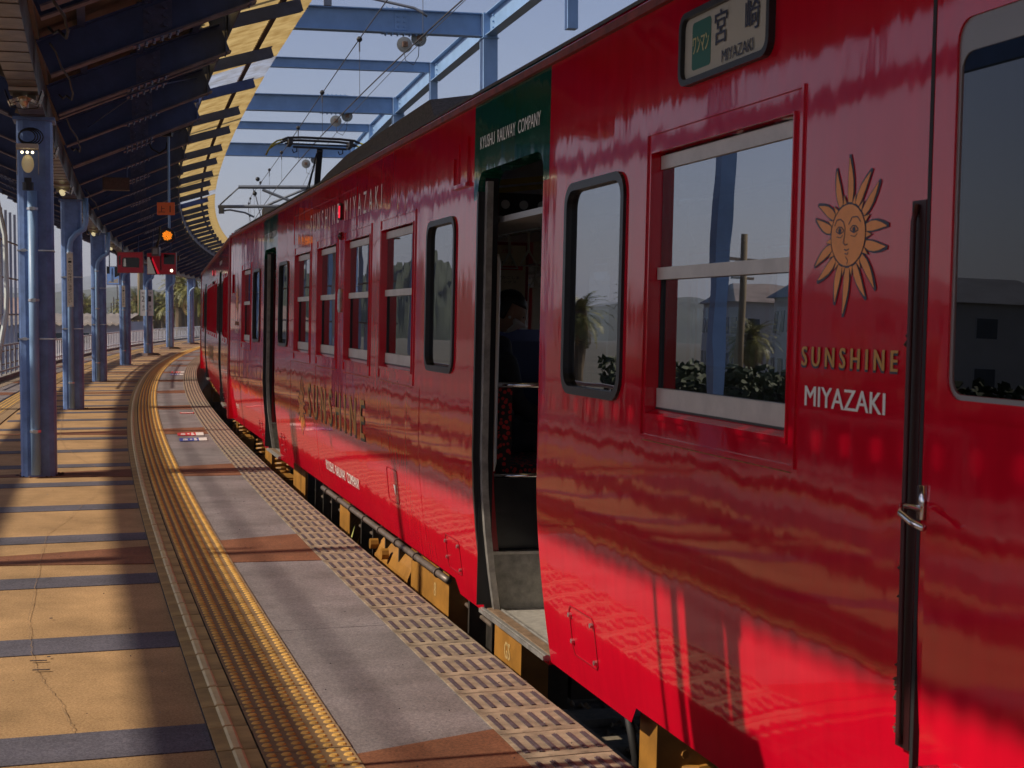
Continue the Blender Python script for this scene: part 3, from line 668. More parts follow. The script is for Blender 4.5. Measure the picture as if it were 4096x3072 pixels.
# ------------------------------------------------------------------ departure lamp + orange sign
e = empty('departure_signal', Matrix.Translation((-4.50, 19.75, 0))); tag(e, 'round black signal with lit amber dots hanging on a pole from the canopy', 'signal')
Zs = 19.75
def zy(y, Z=Zs): return 1.5 + (1258 - y) * Z / 6020
b = MB(); b.cyl((.02, 0, zy(915)), (.02, 0, 3.86), .017, 8); b.build('hanger_pole', M_bluel, e)
b = MB(); b.tube([(-.25, 0, 3.78), (-.20, 0, 3.66), (-.10, 0, 3.60), (-.01, 0, 3.66), (.0, 0, 3.74)], .012, 6); b.box(-.07, .07, -.05, .05, 3.82, 3.87); b.build('bracket_cable', M_black, e)
zc = zy(944.6)
b = MB(); b.cyl((0, -.03, zc), (0, .05, zc), .092, 24); b.build('housing', M_black, e, smooth=False)
b = MB(); b.cyl((0, -.031, zc), (0, -.034, zc), .070, 24); b.build('lens_back', mat('amber_lens', (.10, .08, .01), .4), e)
b = MB(); n = 0
for i in range(44):
    a = i * 2.39996; r = .062 * math.sqrt((i + .5) / 44); b.sphere((r * math.cos(a), -.036, zc + r * math.sin(a)), .0062, 6, 4)
b.build('amber_dots', mat('amber_glow', (1, .4, .05), .3, emit=(1, .26, .01), estr=1.8), e)
b = MB(); b.tube([(-.09, -.04, zc + .02), (-.085, -.07, zc + .06), (0, -.09, zc + .105), (.085, -.07, zc + .06), (.09, -.04, zc + .02)], .006, 5); b.build('visor', M_black, e)
b = MB(); b.box(-.13, .10, -.035, -.025, zy(863), zy(813)); sg = b.build('number_board', mat('orange_board', (.72, .13, .025), .5), e)
b = MB(); put_text(b, '上', lambda u, v, i: (-.11 + u, -.036, zy(852) + v), .085, .08); put_text(b, '1', lambda u, v, i: (.035 + u, -.036, zy(852) + v), .012, .085); b.build('lettering', M_black, sg)
# ------------------------------------------------------------------ driver's mirrors (reflections painted as flat glowing pictures)
M_refl_red = mat('reflection_red', (.12, .003, .006), .3, emit=(.20, .005, .012), estr=.3); M_refl_blk = mat('reflection_black', (.01, .01, .012), .15); M_refl_br = mat('reflection_bright_red', (.3, .01, .02), .3, emit=(.8, .01, .03), estr=.5)
M_refl_gr = mat('reflection_grey', (.2, .17, .15), .3, emit=(.3, .27, .24), estr=.35); M_refl_bl = mat('reflection_blue', (.05, .08, .2), .3, emit=(.16, .26, .5), estr=.5); M_refl_spot = mat('reflection_spot', (1, .9, .7), .3, emit=(1, .85, .6), estr=2.5)
M_frame = mat('worn_frame', (.22, .14, .12), .5, .3)
def screen(xc0, xc1, yc0, yc1, Z, lab, polys):  # builds one driver's mirror with its painted reflection
    X0 = (xc0 - 2048) / 6020 * Z; X1 = (xc1 - 2048) / 6020 * Z; z1 = zy(yc0, Z); z0 = zy(yc1, Z); W = X1 - X0; H = z1 - z0
    e = empty('platform_mirror', Matrix.Translation(((X0 + X1) / 2, Z, z0))); tag(e, lab, 'screen', 'driver mirrors with painted reflections hanging from the canopy')
    b = MB(); b.box(-W / 2, W / 2, 0, .09, 0, H); b.build('cabinet', M_frame, e)
    b = MB(); b.box(-W / 2 + .012, W / 2 - .012, -.004, -.001, .012, H - .012); b.build('mirror_face', M_refl_red if polys != 'blue' else M_refl_bl, e)
    i = 0
    for (pl, m_) in (polys if polys != 'blue' else [([(.1, .1), (.9, .1), (.9, .35), (.2, .2)], M_refl_gr), ([(.35, .15), (.55, .15), (.5, .9), (.4, .9)], M_blue), ([(0.02, .6), (.25, .6), (.25, .97), (.02, .97)], M_refl_blk), ([(.62, .4), (.98, .5), (.98, .97), (.62, .97)], M_refl_blk)]):
        i += 1; b = MB(); b.prism([(-W / 2 + u * W, v * H) for u, v in pl], -.005 - .001 * i, -.004 - .001 * i); b.build('painted_reflection', m_, e)
    b = MB(); b.cyl((-W * .3, .04, H), (-W * .3, .04, 3.9 - z0), .018, 6); b.cyl((W * .3, .04, H), (W * .3, .04, 3.9 - z0), .018, 6); b.build('hanger', M_navy, e)
screen(473, 577, 1009, 1093, 40, 'left red mirror with a painted reflection of a cab windscreen, hung before the fourth column', [([(.06, .38), (.13, .38), (.13, .85), (.06, .80)], M_refl_blk), ([(.20, .28), (.84, .26), (.86, .66), (.80, .74), (.24, .74), (.19, .66)], M_refl_blk), ([(.24, .32), (.34, .32), (.33, .68), (.26, .68)], M_refl_gr)])
screen(591, 708, 1012, 1099, 41, 'right red mirror with a painted reflection of train side, platform and one bright headlight', [([(.02, .03), (.30, .03), (.09, .80), (.02, .80)], M_refl_gr), ([(.10, .80), (.30, .03), (.40, .03), (.16, .80)], M_refl_blk), ([(.17, .70), (.36, .03), (.44, .03), (.20, .80)], M_refl_br), ([(.46, .2), (.50, .2), (.50, .97), (.46, .97)], M_refl_blk), ([(.58, .48), (.95, .46), (.96, .92), (.58, .94)], M_refl_blk), ([(.80, .14), (.86, .10), (.90, .18), (.86, .26), (.80, .22)], M_refl_spot)])
screen(430, 482, 1066, 1140, 43, 'third mirror with a bluish painted reflection, half behind the third column', 'blue')
# grey box and conduit between the mirrors
e = empty('camera_box', Matrix.Translation((-9.55, 40.5, zy(1025, 40.5)))); tag(e, 'grey camera box and looped cable between the two red mirrors', 'camera')
b = MB(); b.box(-.10, .10, -.1, .1, 0, .24); b.build('box_body', mat('grey_box', (.16, .14, .14), .5), e)
b = MB(); b.box(-.065, .065, -.105, -.1005, .05, .2); b.build('box_window', mat('pale_window', (.4, .4, .38), .2), e)
b = MB(); b.tube([(0.02, 0, .24), (.10, 0, .5), (.12, 0, .85), (.05, 0, 1.10), (-.2, 0, 1.22), (-.6, 0, 1.18)], .03, 8); b.build('looped_cable', mat('olive_cable', (.10, .09, .05), .6), e, smooth=True)
# ================================================================== PORTAL STRUCTURES over the tracks
def portal(flip, lab, nmax):
    e = empty('track_portal_frame', FR(24.6, UC, 0)); EI = FR(24.6, UC, 0).inverted(); tag(e, lab, 'steel frame')
    zt = 6.50; pw = -6.71
    mb = MB(); mb.ibeam((0, -1.0, zt - .19), (0, pw + .10, zt - .19), .20, .38, .016, .010); m_th = mb.mesh('cross_beam', M_bluel)
    mb = MB(); mb.ibeam((0, -1.0, zt - .10), (0, pw + .07, zt - .10), .12, .20, .012, .008); m_tn = mb.mesh('cross_beam', M_bluel)
    mb = MB()
    for x in (-.007, .007):
        sx = 1 if x > 0 else -1; mb.box(x, x + sx * .010, pw + 1.34, pw + 1.56, zt - .33, zt - .05)
        for a in (-.05, .05):
            for q in (.11, .19, .27): mb.cyl((x + sx * .01, pw + 1.45 + a, zt - q), (x + sx * .032, pw + 1.45 + a, zt - q), .014, 6)
    mb.box(-.09, .09, pw + 1.13, pw + 1.77, zt + .001, zt + .012); mb.box(-.09, .09, pw + 1.13, pw + 1.77, zt - .392, zt - .381)
    for i in range(6):
        for x in (-.06, .06):
            y = pw + 1.2 + .1 * i; mb.cyl((x, y, zt + .012), (x, y, zt + .035), .016, 6); mb.cyl((x, y, zt - .415), (x, y, zt - .392), .016, 6)
    m_sp = mb.mesh('splice_plate', M_bluel)
    mb = MB(); mb.box(-.15, .15, pw - .15, pw + .09, -1.44, zt - .001); mb.box(-.17, .17, pw - .17, pw + .11, zt - .42, zt - .405); m_po = mb.mesh('post', M_bluel)
    mb = MB(); mb.box(-.08, .08, pw - .08, pw + .065, zt - 1.15, zt - .001); m_st = mb.mesh('hanger_post', M_bluel)
    ps = [14.58 + 5.03 * i for i in range(-4, 15)]
    for i, s in enumerate(ps):
        if s > nmax: continue
        thick = (i % 2 == 0)
        X = EI @ FR(s, UC, 0, flip)
        c = link('cross_beam', m_th if thick else m_tn, e, X)
        if thick: link('splice_plate', m_sp, c); link('post', m_po, e, X)
        else: link('hanger_post', m_st, e, X)
        # stub column from canopy valley up to the beam
        if thick:
            mb = MB(); mb.box(-.09, .09, -1.2, -1.02, 4.22, zt - .4); me = mb.mesh('stub_post', M_bluel); link('stub_post', me, e, X)
    # longitudinal beam between posts: I section swept with gaps at posts
    sg = 1 if not flip else -1
    zc_ = zt - .01
    for i in range(len(ps) - 1):
        g0, g1 = (.152, .084) if i % 2 == 0 else (.084, .152); a, b_ = ps[i] + g0, ps[i + 1] - g1
        if b_ > nmax: continue
        mb = MB(); ww = UC + sg * (pw - .03)
        pa, pb = P(a, ww, zt - .19), P(b_, ww, zt - .19); mb.ibeam(pa, pb, .18, .372, .016, .012)
        mb.build('longitudinal_beam', M_bluel, e, keep=True)
        if flip:
            mb = MB(); mb.cyl(P(a, ww, 6.78), P(b_, ww, 6.78), .016, 8); mb.cyl(P(a + .1, ww, 6.5), P(a + .1, ww, 6.78), .03, 6); mb.build('shadow_pipe', M_bluel, e, keep=True)  # unseen pipe added to cast a soft line of shadow on the paving
            mb = MB(); mb.beam(P(a, ww, 5.25), P(b_, ww, 5.25), .10, .34); mb.build('shadow_rail', M_bluel, e, keep=True)  # unseen rail added to cast the second shadow band on the platform
        mb = MB()
        for off in (.28, (b_ - a) - .28):
            for q in (-.1, 0, .1):
                p = P(a + off, ww + sg * .008, zt - .19 + q); mb.cyl(p, p + (P(a, ww + sg * .03, 0) - P(a, ww, 0)), .017, 6)
        mb.build('bolt_row', M_bluel, e, keep=True)
    return e
portal(False, 'pale blue steel frame of cross beams and posts spanning the train track', 47)
portal(True, 'matching pale blue steel frame over the far track, left of the canopy', 62)
# ================================================================== TRAIN
def nprof(z):                                            # inward offset of the side wall
    if z >= .78: return 0.0
    f = (.78 - z) / .8; return .085 * f ** 1.6
LEAN = math.radians(1.3)
def car_matrix(pf, pb):
    """pf: near end on side plane, pb: far end (world xy)"""
    d = (pb - pf).normalized(); o = Vector((-d.y, d.x, 0))       # outward to the platform (left)
    m = Matrix.Identity(4)
    for i in range(3): m[i][0] = d[i]; m[i][1] = o[i]; m[i][2] = (0, 0, 1)[i]; m[i][3] = pf[i]
    return m @ Matrix.Translation((0, 0, 1.4)) @ Matrix.Rotation(LEAN, 4, 'X') @ Matrix.Translation((0, 0, -1.4))
def rrect(t0, t1, z0, z1, r, n=5):
    pts = []
    for (cx, cz, a0) in ((t1 - r, z1 - r, 0), (t0 + r, z1 - r, 90), (t0 + r, z0 + r, 180), (t1 - r, z0 + r, 270)):
        for i in range(n + 1):
            a = math.radians(a0 + 90 * i / n); pts.append((cx + r * math.cos(a), cz + r * math.sin(a)))
    return pts
def ring(b, outer, inner, y0, y1, mi=0):
    n = len(outer); vs = [(x, y1, z) for x, z in outer] + [(x, y1, z) for x, z in inner] + [(x, y0, z) for x, z in outer] + [(x, y0, z) for x, z in inner]
    fs = []
    for i in range(n):
        j = (i + 1) % n; fs += [(i, j, n + j, n + i), (2 * n + i, 3 * n + i, 3 * n + j, 2 * n + j), (i, 2 * n + i, 2 * n + j, j), (n + i, n + j, 3 * n + j, 3 * n + i)]
    b.add(vs, fs, mi)
def corner_fill(b, t0, t1, z0, z1, r, y, mi, which='all', n=5):
    for (cx, cz, px, pz, a0, top) in ((t1 - r, z1 - r, t1, z1, 0, 1), (t0 + r, z1 - r, t0, z1, 90, 1), (t0 + r, z0 + r, t0, z0, 180, 0), (t1 - r, z0 + r, t1, z0, 270, 0)):
        if which == 'top' and not top: continue
        arc = [(cx + r * math.cos(math.radians(a0 + 90 * i / n)), y, cz + r * math.sin(math.radians(a0 + 90 * i / n))) for i in range(n + 1)]
        b.add([(px, y, pz)] + arc, [(0, i + 1, i + 2) for i in range(n)], mi)
def wall_grid(b, tb, zb, skip, mi_fn, prof, sgn=1):
    tb = sorted(set(round(v, 4) for v in tb)); zb = sorted(set(round(v, 4) for v in zb))
    idx = {}; vs = []
    def vid(i, j):
        if (i, j) not in idx: idx[(i, j)] = len(vs); vs.append((tb[i], prof(zb[j]), zb[j]))
        return idx[(i, j)]
    fs = []; ms = []
    for i in range(len(tb) - 1):
        for j in range(len(zb) - 1):
            tc, zc = (tb[i] + tb[i + 1]) / 2, (zb[j] + zb[j + 1]) / 2
            if skip(tc, zc): continue
            f = (vid(i, j), vid(i, j + 1), vid(i + 1, j + 1), vid(i + 1, j)) if sgn > 0 else (vid(i, j), vid(i + 1, j), vid(i + 1, j + 1), vid(i, j + 1))
            fs.append(f); ms.append(mi_fn(tc, zc))
    o = len(b.v); b.v += vs; b.f += [tuple(q + o for q in f) for f in fs]; b.m += ms
ZT = 2.56; ZI0, ZI1 = .285, 2.36
NW = 2.90
def build_car(name, m, lab, L, doors, sashes, ovals, smalls, detail, texts, xo=0.0, pantograph=False):
    """all t given in car coordinates (0 at near end)"""
    e = empty(name, m); tag(e, lab, 'train car', 'red train cars at the platform')
    op = []
    for (a, b_) in doors: op.append((a, b_, -.03 + 0.0, 2.215, 'door'))
    for (a, b_) in sashes: op.append((a, b_, 1.155, 2.06, 'sash'))
    for (a, b_) in ovals: op.append((a + .012, b_ - .012, 1.192, 2.018, 'oval'))
    for (a, b_) in smalls: op.append((a, b_, 1.79, 2.04, 'sash'))
    dz = [(a - 1.02, b_ + .54) for a, b_ in doors]
    # -------- outer shell
    b = MB(); tb = [0, L]; zb = [-.03, .045, .12, .2, .28, .36, .45, .54, .62, .7, .78, ZT, 2.08]
    for (a, c, z0, z1, k_) in op: tb += [a, c]; zb += [z1] + ([z0] if k_ != 'door' else [])
    for (a, c) in dz: tb += [a, c]
    gz = [(a - .09, c + .08) for a, c in doors]
    for (a, c) in gz: tb += [a, c]
    tb += [L * i / 16 for i in range(17)]
    def skip(t, z):
        for (a, c, z0, z1, k_) in op:
            if a < t < c and (z0 - .01 < z < z1 or (k_ == 'door' and z < z1)): return True
        if z < .045 and not any(a < t < c for a, c in dz): return True
        return False
    def mi(t, z):
        return 1 if (z > 2.08 and any(a < t < c for a, c in gz)) else 0
    wall_grid(b, tb, zb, skip, mi, lambda z: -nprof(z), 1)
    for (a, c, z0, z1, k_) in op:
        if k_ == 'oval': corner_fill(b, a, c, z0, z1, .085, 0, 0)
        if k_ == 'door': corner_fill(b, a, c, z1 - .5, z1, .10, 0, 1, 'top')
    # chamfers of the lowered door sections
    for (a, c) in dz:
        b.add([(a, -nprof(.045), .045), (a, -nprof(-.03), -.03), (a - .08, -nprof(.045), .045)], [(0, 1, 2)]); b.add([(c, -nprof(.045), .045), (c + .08, -nprof(.045), .045), (c, -nprof(-.03), -.03)], [(0, 1, 2)])
    sh = b.build('body_side', [M_red, M_green], e)
    sh.data.polygons.foreach_set('use_smooth', [True] * len(sh.data.polygons))
    # under edge return
    b = MB(); yb = -nprof(.045); sg_ = [0] + [v for d_ in doors for v in d_] + [L]
    for q in range(0, len(sg_), 2): b.box(sg_[q], sg_[q + 1], yb - .10, yb - .002, .046, .056)
    b.build('sill_return', M_redin, e)
    # gutter, roof edge and roof
    b = MB(); b.box(0, L, -.03, .022, 2.560, 2.575); b.box(0, L, .014, .022, 2.575, 2.592)
    gt = b.build('rain_gutter', [mat('faded_gutter_paint', (.22, .030, .030), .5, var=.5, vscale=12)], e)
    b = MB(); sec = [(-.012, 2.576), (-.025, 2.61), (-.045, 2.64)]
    for (t0, t1, mi_) in [(0, L, 0)]:
        segs = sorted([0, L] + [v for g_ in gz for v in g_])
        for q in range(len(segs) - 1):
            mid = (segs[q] + segs[q + 1]) / 2; mm = 1 if any(a < mid < c for a, c in gz) else 0
            for k2 in range(2):
                (y0, z0), (y1, z1) = sec[k2], sec[k2 + 1]; b.add([(segs[q], y0, z0), (segs[q], y1, z1), (segs[q + 1], y1, z1), (segs[q + 1], y0, z0)], [(0, 1, 2, 3)], mm)
    b.build('cornice', [M_red, M_green], e)
    b = MB(); rs = [(-.040, 2.64), (-.055, 2.665), (-.10, 2.685), (-.35, 2.73), (-.8, 2.775), (-1.45, 2.79), (-2.1, 2.775), (-2.6, 2.72), (-2.85, 2.65), (-2.90, 2.56)]
    vs = [(t, y, z) for t in (0, L) for y, z in rs]; n = len(rs); b.add(vs, [(i, i + 1, n + i + 1, n + i) for i in range(n - 1)]); b.build('roof', M_roof, e)
    # far wall outside and inside, floor, ceiling, ends
    def skf(t, z):
        for (a, c, z0, z1, k_) in op:
            if k_ != 'door' and a < t < c and z0 < z < z1: return True
        return False
    b = MB(); wall_grid(b, tb, zb, skf, lambda t, z: 0, lambda z: -NW + nprof(z), -1); b.build('far_side_wall', [M_red], e)
    b = MB(); wall_grid(b, tb, [ZI0, ZI1] + [v for v in zb if ZI0 < v < ZI1], skf, lambda t, z: 1 if any(a < t < c for a, c in doors) else 0, lambda z: -NW + .09, 1); b.build('far_inner_wall', [M_cream, M_redin], e)
    b = MB(); wall_grid(b, tb, [ZI0, ZI1] + [v for v in zb if ZI0 < v < ZI1], skip, lambda t, z: 0, lambda z: -.10, -1); b.build('near_inner_wall', [M_cream], e)
    b = MB(); segs = [0] + [v for d_ in doors for v in (d_[0] - .02, d_[1] + .02)] + [L]
    for q in range(0, len(segs), 2): b.box(segs[q], segs[q + 1], -.45, -.09, .20, ZI0)
    b.box(0, L, -NW + .09, -.4505, .20, ZI0); b.build('car_floor', M_floor if detail else M_black, e)
    b = MB(); b.box(0, L, -NW + .09, -.10, ZI1, ZI1 + .02); b.build('ceiling', M_ceil, e)
    b = MB(); b.box(0, .05, -NW + .01, -.01, .05, 2.63); b.box(L - .05, L, -NW + .01, -.01, .05, 2.63); b.build('end_wall', M_red, e)
    b = MB()
    for t in (-.02, L - .03): b.box(t, t + .05, -.06, .012, .05, 2.60)
    b.build('corner_post', M_redin, e)
    # pressed rims, windows
    for (a, c, z0, z1, k_) in op:
        if k_ == 'door': continue
        w_ = empty('window', Matrix()); COL.objects.unlink(w_); bpy.data.objects.remove(w_)
        b = MB()
        if k_ == 'oval':
            o_ = rrect(a - .014, c + .014, z0 - .014, z1 + .014, .095); i_ = rrect(a + .018, c - .018, z0 + .018, z1 - .018, .07)
            ring(b, o_, i_, -.03, .012); wn = b.build('window', M_rub, e, smooth=False)
            b = MB(); i2 = rrect(a + .016, c - .016, z0 + .016, z1 - .016, .07); b.prism(i2, -.020, -.012); b.build('pane', M_glass, wn)
        else:
            big = k_ == 'sash' and z0 < 1.5
            dp = .042
            for (x0, x1, y0, y1) in ((a, a + .0, 0, 0),): pass
            # red reveals
            b.add([(a, 0, z0), (a, 0, z1), (a, -dp, z1), (a, -dp, z0)], [(0, 1, 2, 3)]); b.add([(c, 0, z0), (c, -dp, z0), (c, -dp, z1), (c, 0, z1)], [(0, 1, 2, 3)])
            b.add([(a, 0, z1), (c, 0, z1), (c, -dp, z1), (a, -dp, z1)], [(0, 1, 2, 3)]); b.add([(a, .004, z0), (a, -dp, z0 + .02), (c, -dp, z0 + .02), (c, .004, z0)], [(0, 1, 2, 3)])
            if big:
                o_ = [(a - .055, z0 - .085), (c + .055, z0 - .085), (c + .055, z1 + .075), (a - .055, z1 + .075)]; i_ = [(a - .045, z0 - .075), (c + .045, z0 - .075), (c + .045, z1 + .065), (a - .045, z1 + .065)]
                ring(b, o_, i_, -.002, .0065)
                o_ = [(a - .006, z0 - .018), (c + .006, z0 - .018), (c + .006, z1 + .006), (a - .006, z1 + .006)]; i_ = [(a, z0), (c, z0), (c, z1), (a, z1)]
                ring(b, o_, i_, -.002, .009)
            wn = b.build('window', M_red, e)
            if big:
                b = MB(); b.box(a + .022, c - .006, -dp + .002, -dp + .016, z1 - .055, z1 - .008); b.box(a + .022, c - .006, -dp + .004, -dp + .020, 1.622, 1.664); b.box(a + .018, c - .006, -dp - .010, -dp + .012, z0 + .022, z0 + .088); b.build('sash_rail', M_alu, wn)
                b = MB(); b.box(a + .001, a + .022, -dp - .02, -dp + .004, z0 + .02, z1 - .003); b.box(c - .006, c - .001, -dp - .02, -dp + .004, z0 + .02, z1 - .003); b.box(a + .02, c, -dp - .012, -dp + .013, z0 + .008, z0 + .0215); b.build('sash_stile', M_rub, wn)
                b = MB(); b.box(a + .02, c - .004, -dp + .004, -dp + .007, 1.66, z1 - .05); b.build('pane', M_glass, wn)
                b = MB(); b.box(a + .02, c - .004, -dp - .008, -dp - .005, z0 + .08, 1.63); b.build('pane', M_glass, wn)
                if detail:
                    b = MB(); b.box(a - .03, c + .04, .0005, .0022, z0 - .098, z0 - .0945); b.build('rust_line', mat('rust_line', (.35, .10, .02), .8, var=.5, vscale=40), wn)
            else:
                b = MB(); b.box(a, c, -dp, -dp + .003, z0, z1); b.build('pane', M_glassd, wn)
    # doors
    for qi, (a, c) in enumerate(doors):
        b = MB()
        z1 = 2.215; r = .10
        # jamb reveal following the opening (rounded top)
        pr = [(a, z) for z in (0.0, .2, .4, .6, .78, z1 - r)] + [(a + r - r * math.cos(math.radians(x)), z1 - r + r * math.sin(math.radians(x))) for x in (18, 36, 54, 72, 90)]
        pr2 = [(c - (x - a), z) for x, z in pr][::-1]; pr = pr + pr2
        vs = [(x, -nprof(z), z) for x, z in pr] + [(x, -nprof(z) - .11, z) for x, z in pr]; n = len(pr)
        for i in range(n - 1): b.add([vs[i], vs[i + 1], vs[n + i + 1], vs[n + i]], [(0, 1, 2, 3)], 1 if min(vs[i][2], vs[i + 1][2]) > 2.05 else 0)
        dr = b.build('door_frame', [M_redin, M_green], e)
        b = MB()
        for x0, x1 in ((c - .028, c - .001),):
            for (z0, z1_) in ((-.0, .2), (.2, .4), (.4, .6), (.6, .78), (.78, 2.12)):
                y0, y1 = -nprof(z0), -nprof(z1_); b.add([(x0, y0 + .004, z0), (x0, y1 + .004, z1_), (x1, y1 + .004, z1_), (x1, y0 + .004, z0), (x0, y0 - .04, z0), (x0, y1 - .04, z1_)], [(0, 3, 2, 1)[::-1], (0, 1, 5, 4)])
        b.build('rubber_seal', M_rub, dr)
        b = MB()
        for (z0, z1_) in ((0.0, .2), (.2, .4), (.4, .6), (.6, .78), (.78, 2.17)):
            y0, y1 = -nprof(z0), -nprof(z1_); x0, x1 = c - .075, c - .034
            b.add([(x, y + dy, z) for x in (x0, x1) for (y, z) in ((y0, z0), (y1, z1_)) for dy in (-.03, -.062)], [(0, 2, 3, 1), (4, 5, 7, 6), (0, 4, 6, 2), (1, 3, 7, 5)])
        b.build('door_leaf_edge', M_aludk, dr)
        b = MB(); b.box(c - .034, c - .028, -.10, -.03, .02, 2.2); b.build('dark_pocket', M_rub, dr)
        b = MB(); b.box(a + .002, c - .002, -.17, -.050, -.022, -.002); b.box(a + .002, c - .002, -.16, -.15, -.002, .003); b.box(a + .002, c - .002, -.075, -.06, -.002, .002); b.build('door_sill', M_aludk, dr)
        b = MB(); b.box(a + .004, c - .004, -.135, -.085, -.0018, .0022); b.build('sill_insert', mat('worn_brown_sill', (.20, .13, .08), .6, var=.4, vscale=20), dr)
        b = MB(); b.box(a + .002, c - .002, -.10, -.078, -.042, -.0225); b.build('sill_skirt', M_red, dr)
        b = MB(); b.box(a + .001, c - .001, -.44, -.1705, -.02, -.006); b.build('step_tread', M_floor, dr)
        b = MB(); b.box(c - .012, c + .01, -.44, -.12, -.006, ZI0 - .012); b.build('step_cheek', mat('scuffed_grey_metal', (.20, .19, .17), .45, .3, var=.4, vscale=12), dr)
        b = MB(); b.box(c - .02, c + .01, -.45, -.10, ZI0 - .012, ZI0 + .003); b.build('step_nosing', M_aludk, dr)
        b = MB(); b.box(a, c - .012, -.46, -.445, -.006, ZI0 - .001); b.build('step_riser', mat('pale_riser', (.60, .57, .50), .6), dr)
    # side lamps
    for (t, z) in texts.get('lamp', []):
        b = MB(); b.prism(rrect(t - .035, t + .035, z - .065, z + .065, .03), 0.0, .018); lp = b.build('side_lamp', M_black, e)
        b = MB()
        for q in range(9): b.box(t - .020, t + .018, .018, .026, z - .048 + q * .0105, z - .041 + q * .0105)
        b.build('lamp_lens', M_redlamp, lp)
        b = MB(); b.sphere((t, .005, z - .19), .032, 14, 8, 0, (1, .8, 1)); b.build('buzzer_dome', mat('dark_red_dome', (.05, .003, .006), .2), e, smooth=True)
    for (t, z0, z1) in texts.get('vent', []):
        b = MB(); b.prism(rrect(t - .065, t + .065, z0, z1, .04), 0, .014); vt = b.build('speaker_vent', M_aludk, e)
        b = MB(); n = 11
        for q in range(n): zz = z0 + .025 + (z1 - z0 - .06) * q / n; b.box(t - .05, t + .05, .014, .019, zz, zz + .007)
        b.build('vent_louvre', M_steelw, vt)
    # lettering
    def fn(t0, z0, off): return lambda u, v, i, o2=0: (t0 - u, -nprof(z0 + v) + off + i * .0003, z0 + v)
    for (txt, t_left, t_right, z0, z1, kind, sp) in texts.get('words', []):
        W = t_left - t_right
        if kind == 'white': b = MB(); put_text(b, txt, fn(t_left, z0, .0025), W, z1 - z0, 0, sp); b.build('lettering', M_white, e)
        elif kind == 'whitebold': b = MB(); put_text(b, txt, fn(t_left, z0, .0025), W, z1 - z0, 0, sp, thick=.0022); b.build('lettering', M_white, e)
        elif kind == 'orange':
            b = MB(); put_text(b, txt, fn(t_left + .004, z0 - .006, .0020), W, z1 - z0, 0, sp, thick=.004); b.build('lettering_shadow', M_navyl, e)
            b = MB(); put_text(b, txt, fn(t_left, z0, .0034), W, z1 - z0, 0, sp, thick=.003); b.build('lettering', M_gold, e)
        elif kind == 'gold':
            b = MB(); put_text(b, txt, fn(t_left - .02, z0 - .022, .0020), W, z1 - z0, 0, sp, thick=.012); b.build('lettering_shadow', M_shadow, e)
            b = MB(); put_text(b, txt, fn(t_left, z0, .0036), W, z1 - z0, 0, sp, thick=.009); b.build('lettering', M_gold, e)
    for (tc_, zc_, rf) in texts.get('sun', []):
        build_sun(e, tc_, zc_, rf)
    # hatches with bolts
    for (t0, t1, z0, z1, cut) in texts.get('hatch', []):
        b = MB(); pl = [(t0, z0), (t1, z0 + cut), (t1, z1 - cut * .2), (t1 - .03, z1), (t0 + .0, z1)]
        pl = [(t0 + .02, z0), (t1 - .02, z0), (t1, z0 + .03), (t1, z1 - .02), (t1 - .02, z1), (t0 + .02, z1), (t0, z1 - .02), (t0, z0 + .02)]
        def off(pl, d): cx = (t0 + t1) / 2; cz = (z0 + z1) / 2; return [(x + (d if x < cx else -d), z + (d if z < cz else -d)) for x, z in pl]
        i_ = off(pl, .005); n = len(pl)
        vs = [(x, -nprof(z) + .0035, z) for x, z in pl] + [(x, -nprof(z) + .0035, z) for x, z in i_] + [(x, -nprof(z) - .001, z) for x, z in pl] + [(x, -nprof(z) - .001, z) for x, z in i_]
        fs = [];
        for i in range(n): j = (i + 1) % n; fs += [(i, n + i, n + j, j), (i, j, 2 * n + j, 2 * n + i), (n + i, 3 * n + i, 3 * n + j, n + j)]
        b.add(vs, fs); hh_ = b.build('hatch', M_redin, e)
        if cut > 0:
            for (x, z) in ((t0 + .02, z0 + .03), (t0 + .02, z1 - .03), (t1 - .02, z0 + .06), (t1 - .02, z1 - .04)):
                b = MB(); b.cyl((x, -nprof(z), z), (x, -nprof(z) + .014, z), .011, 6); b.build('bolt', M_steelw, hh_)
    return e
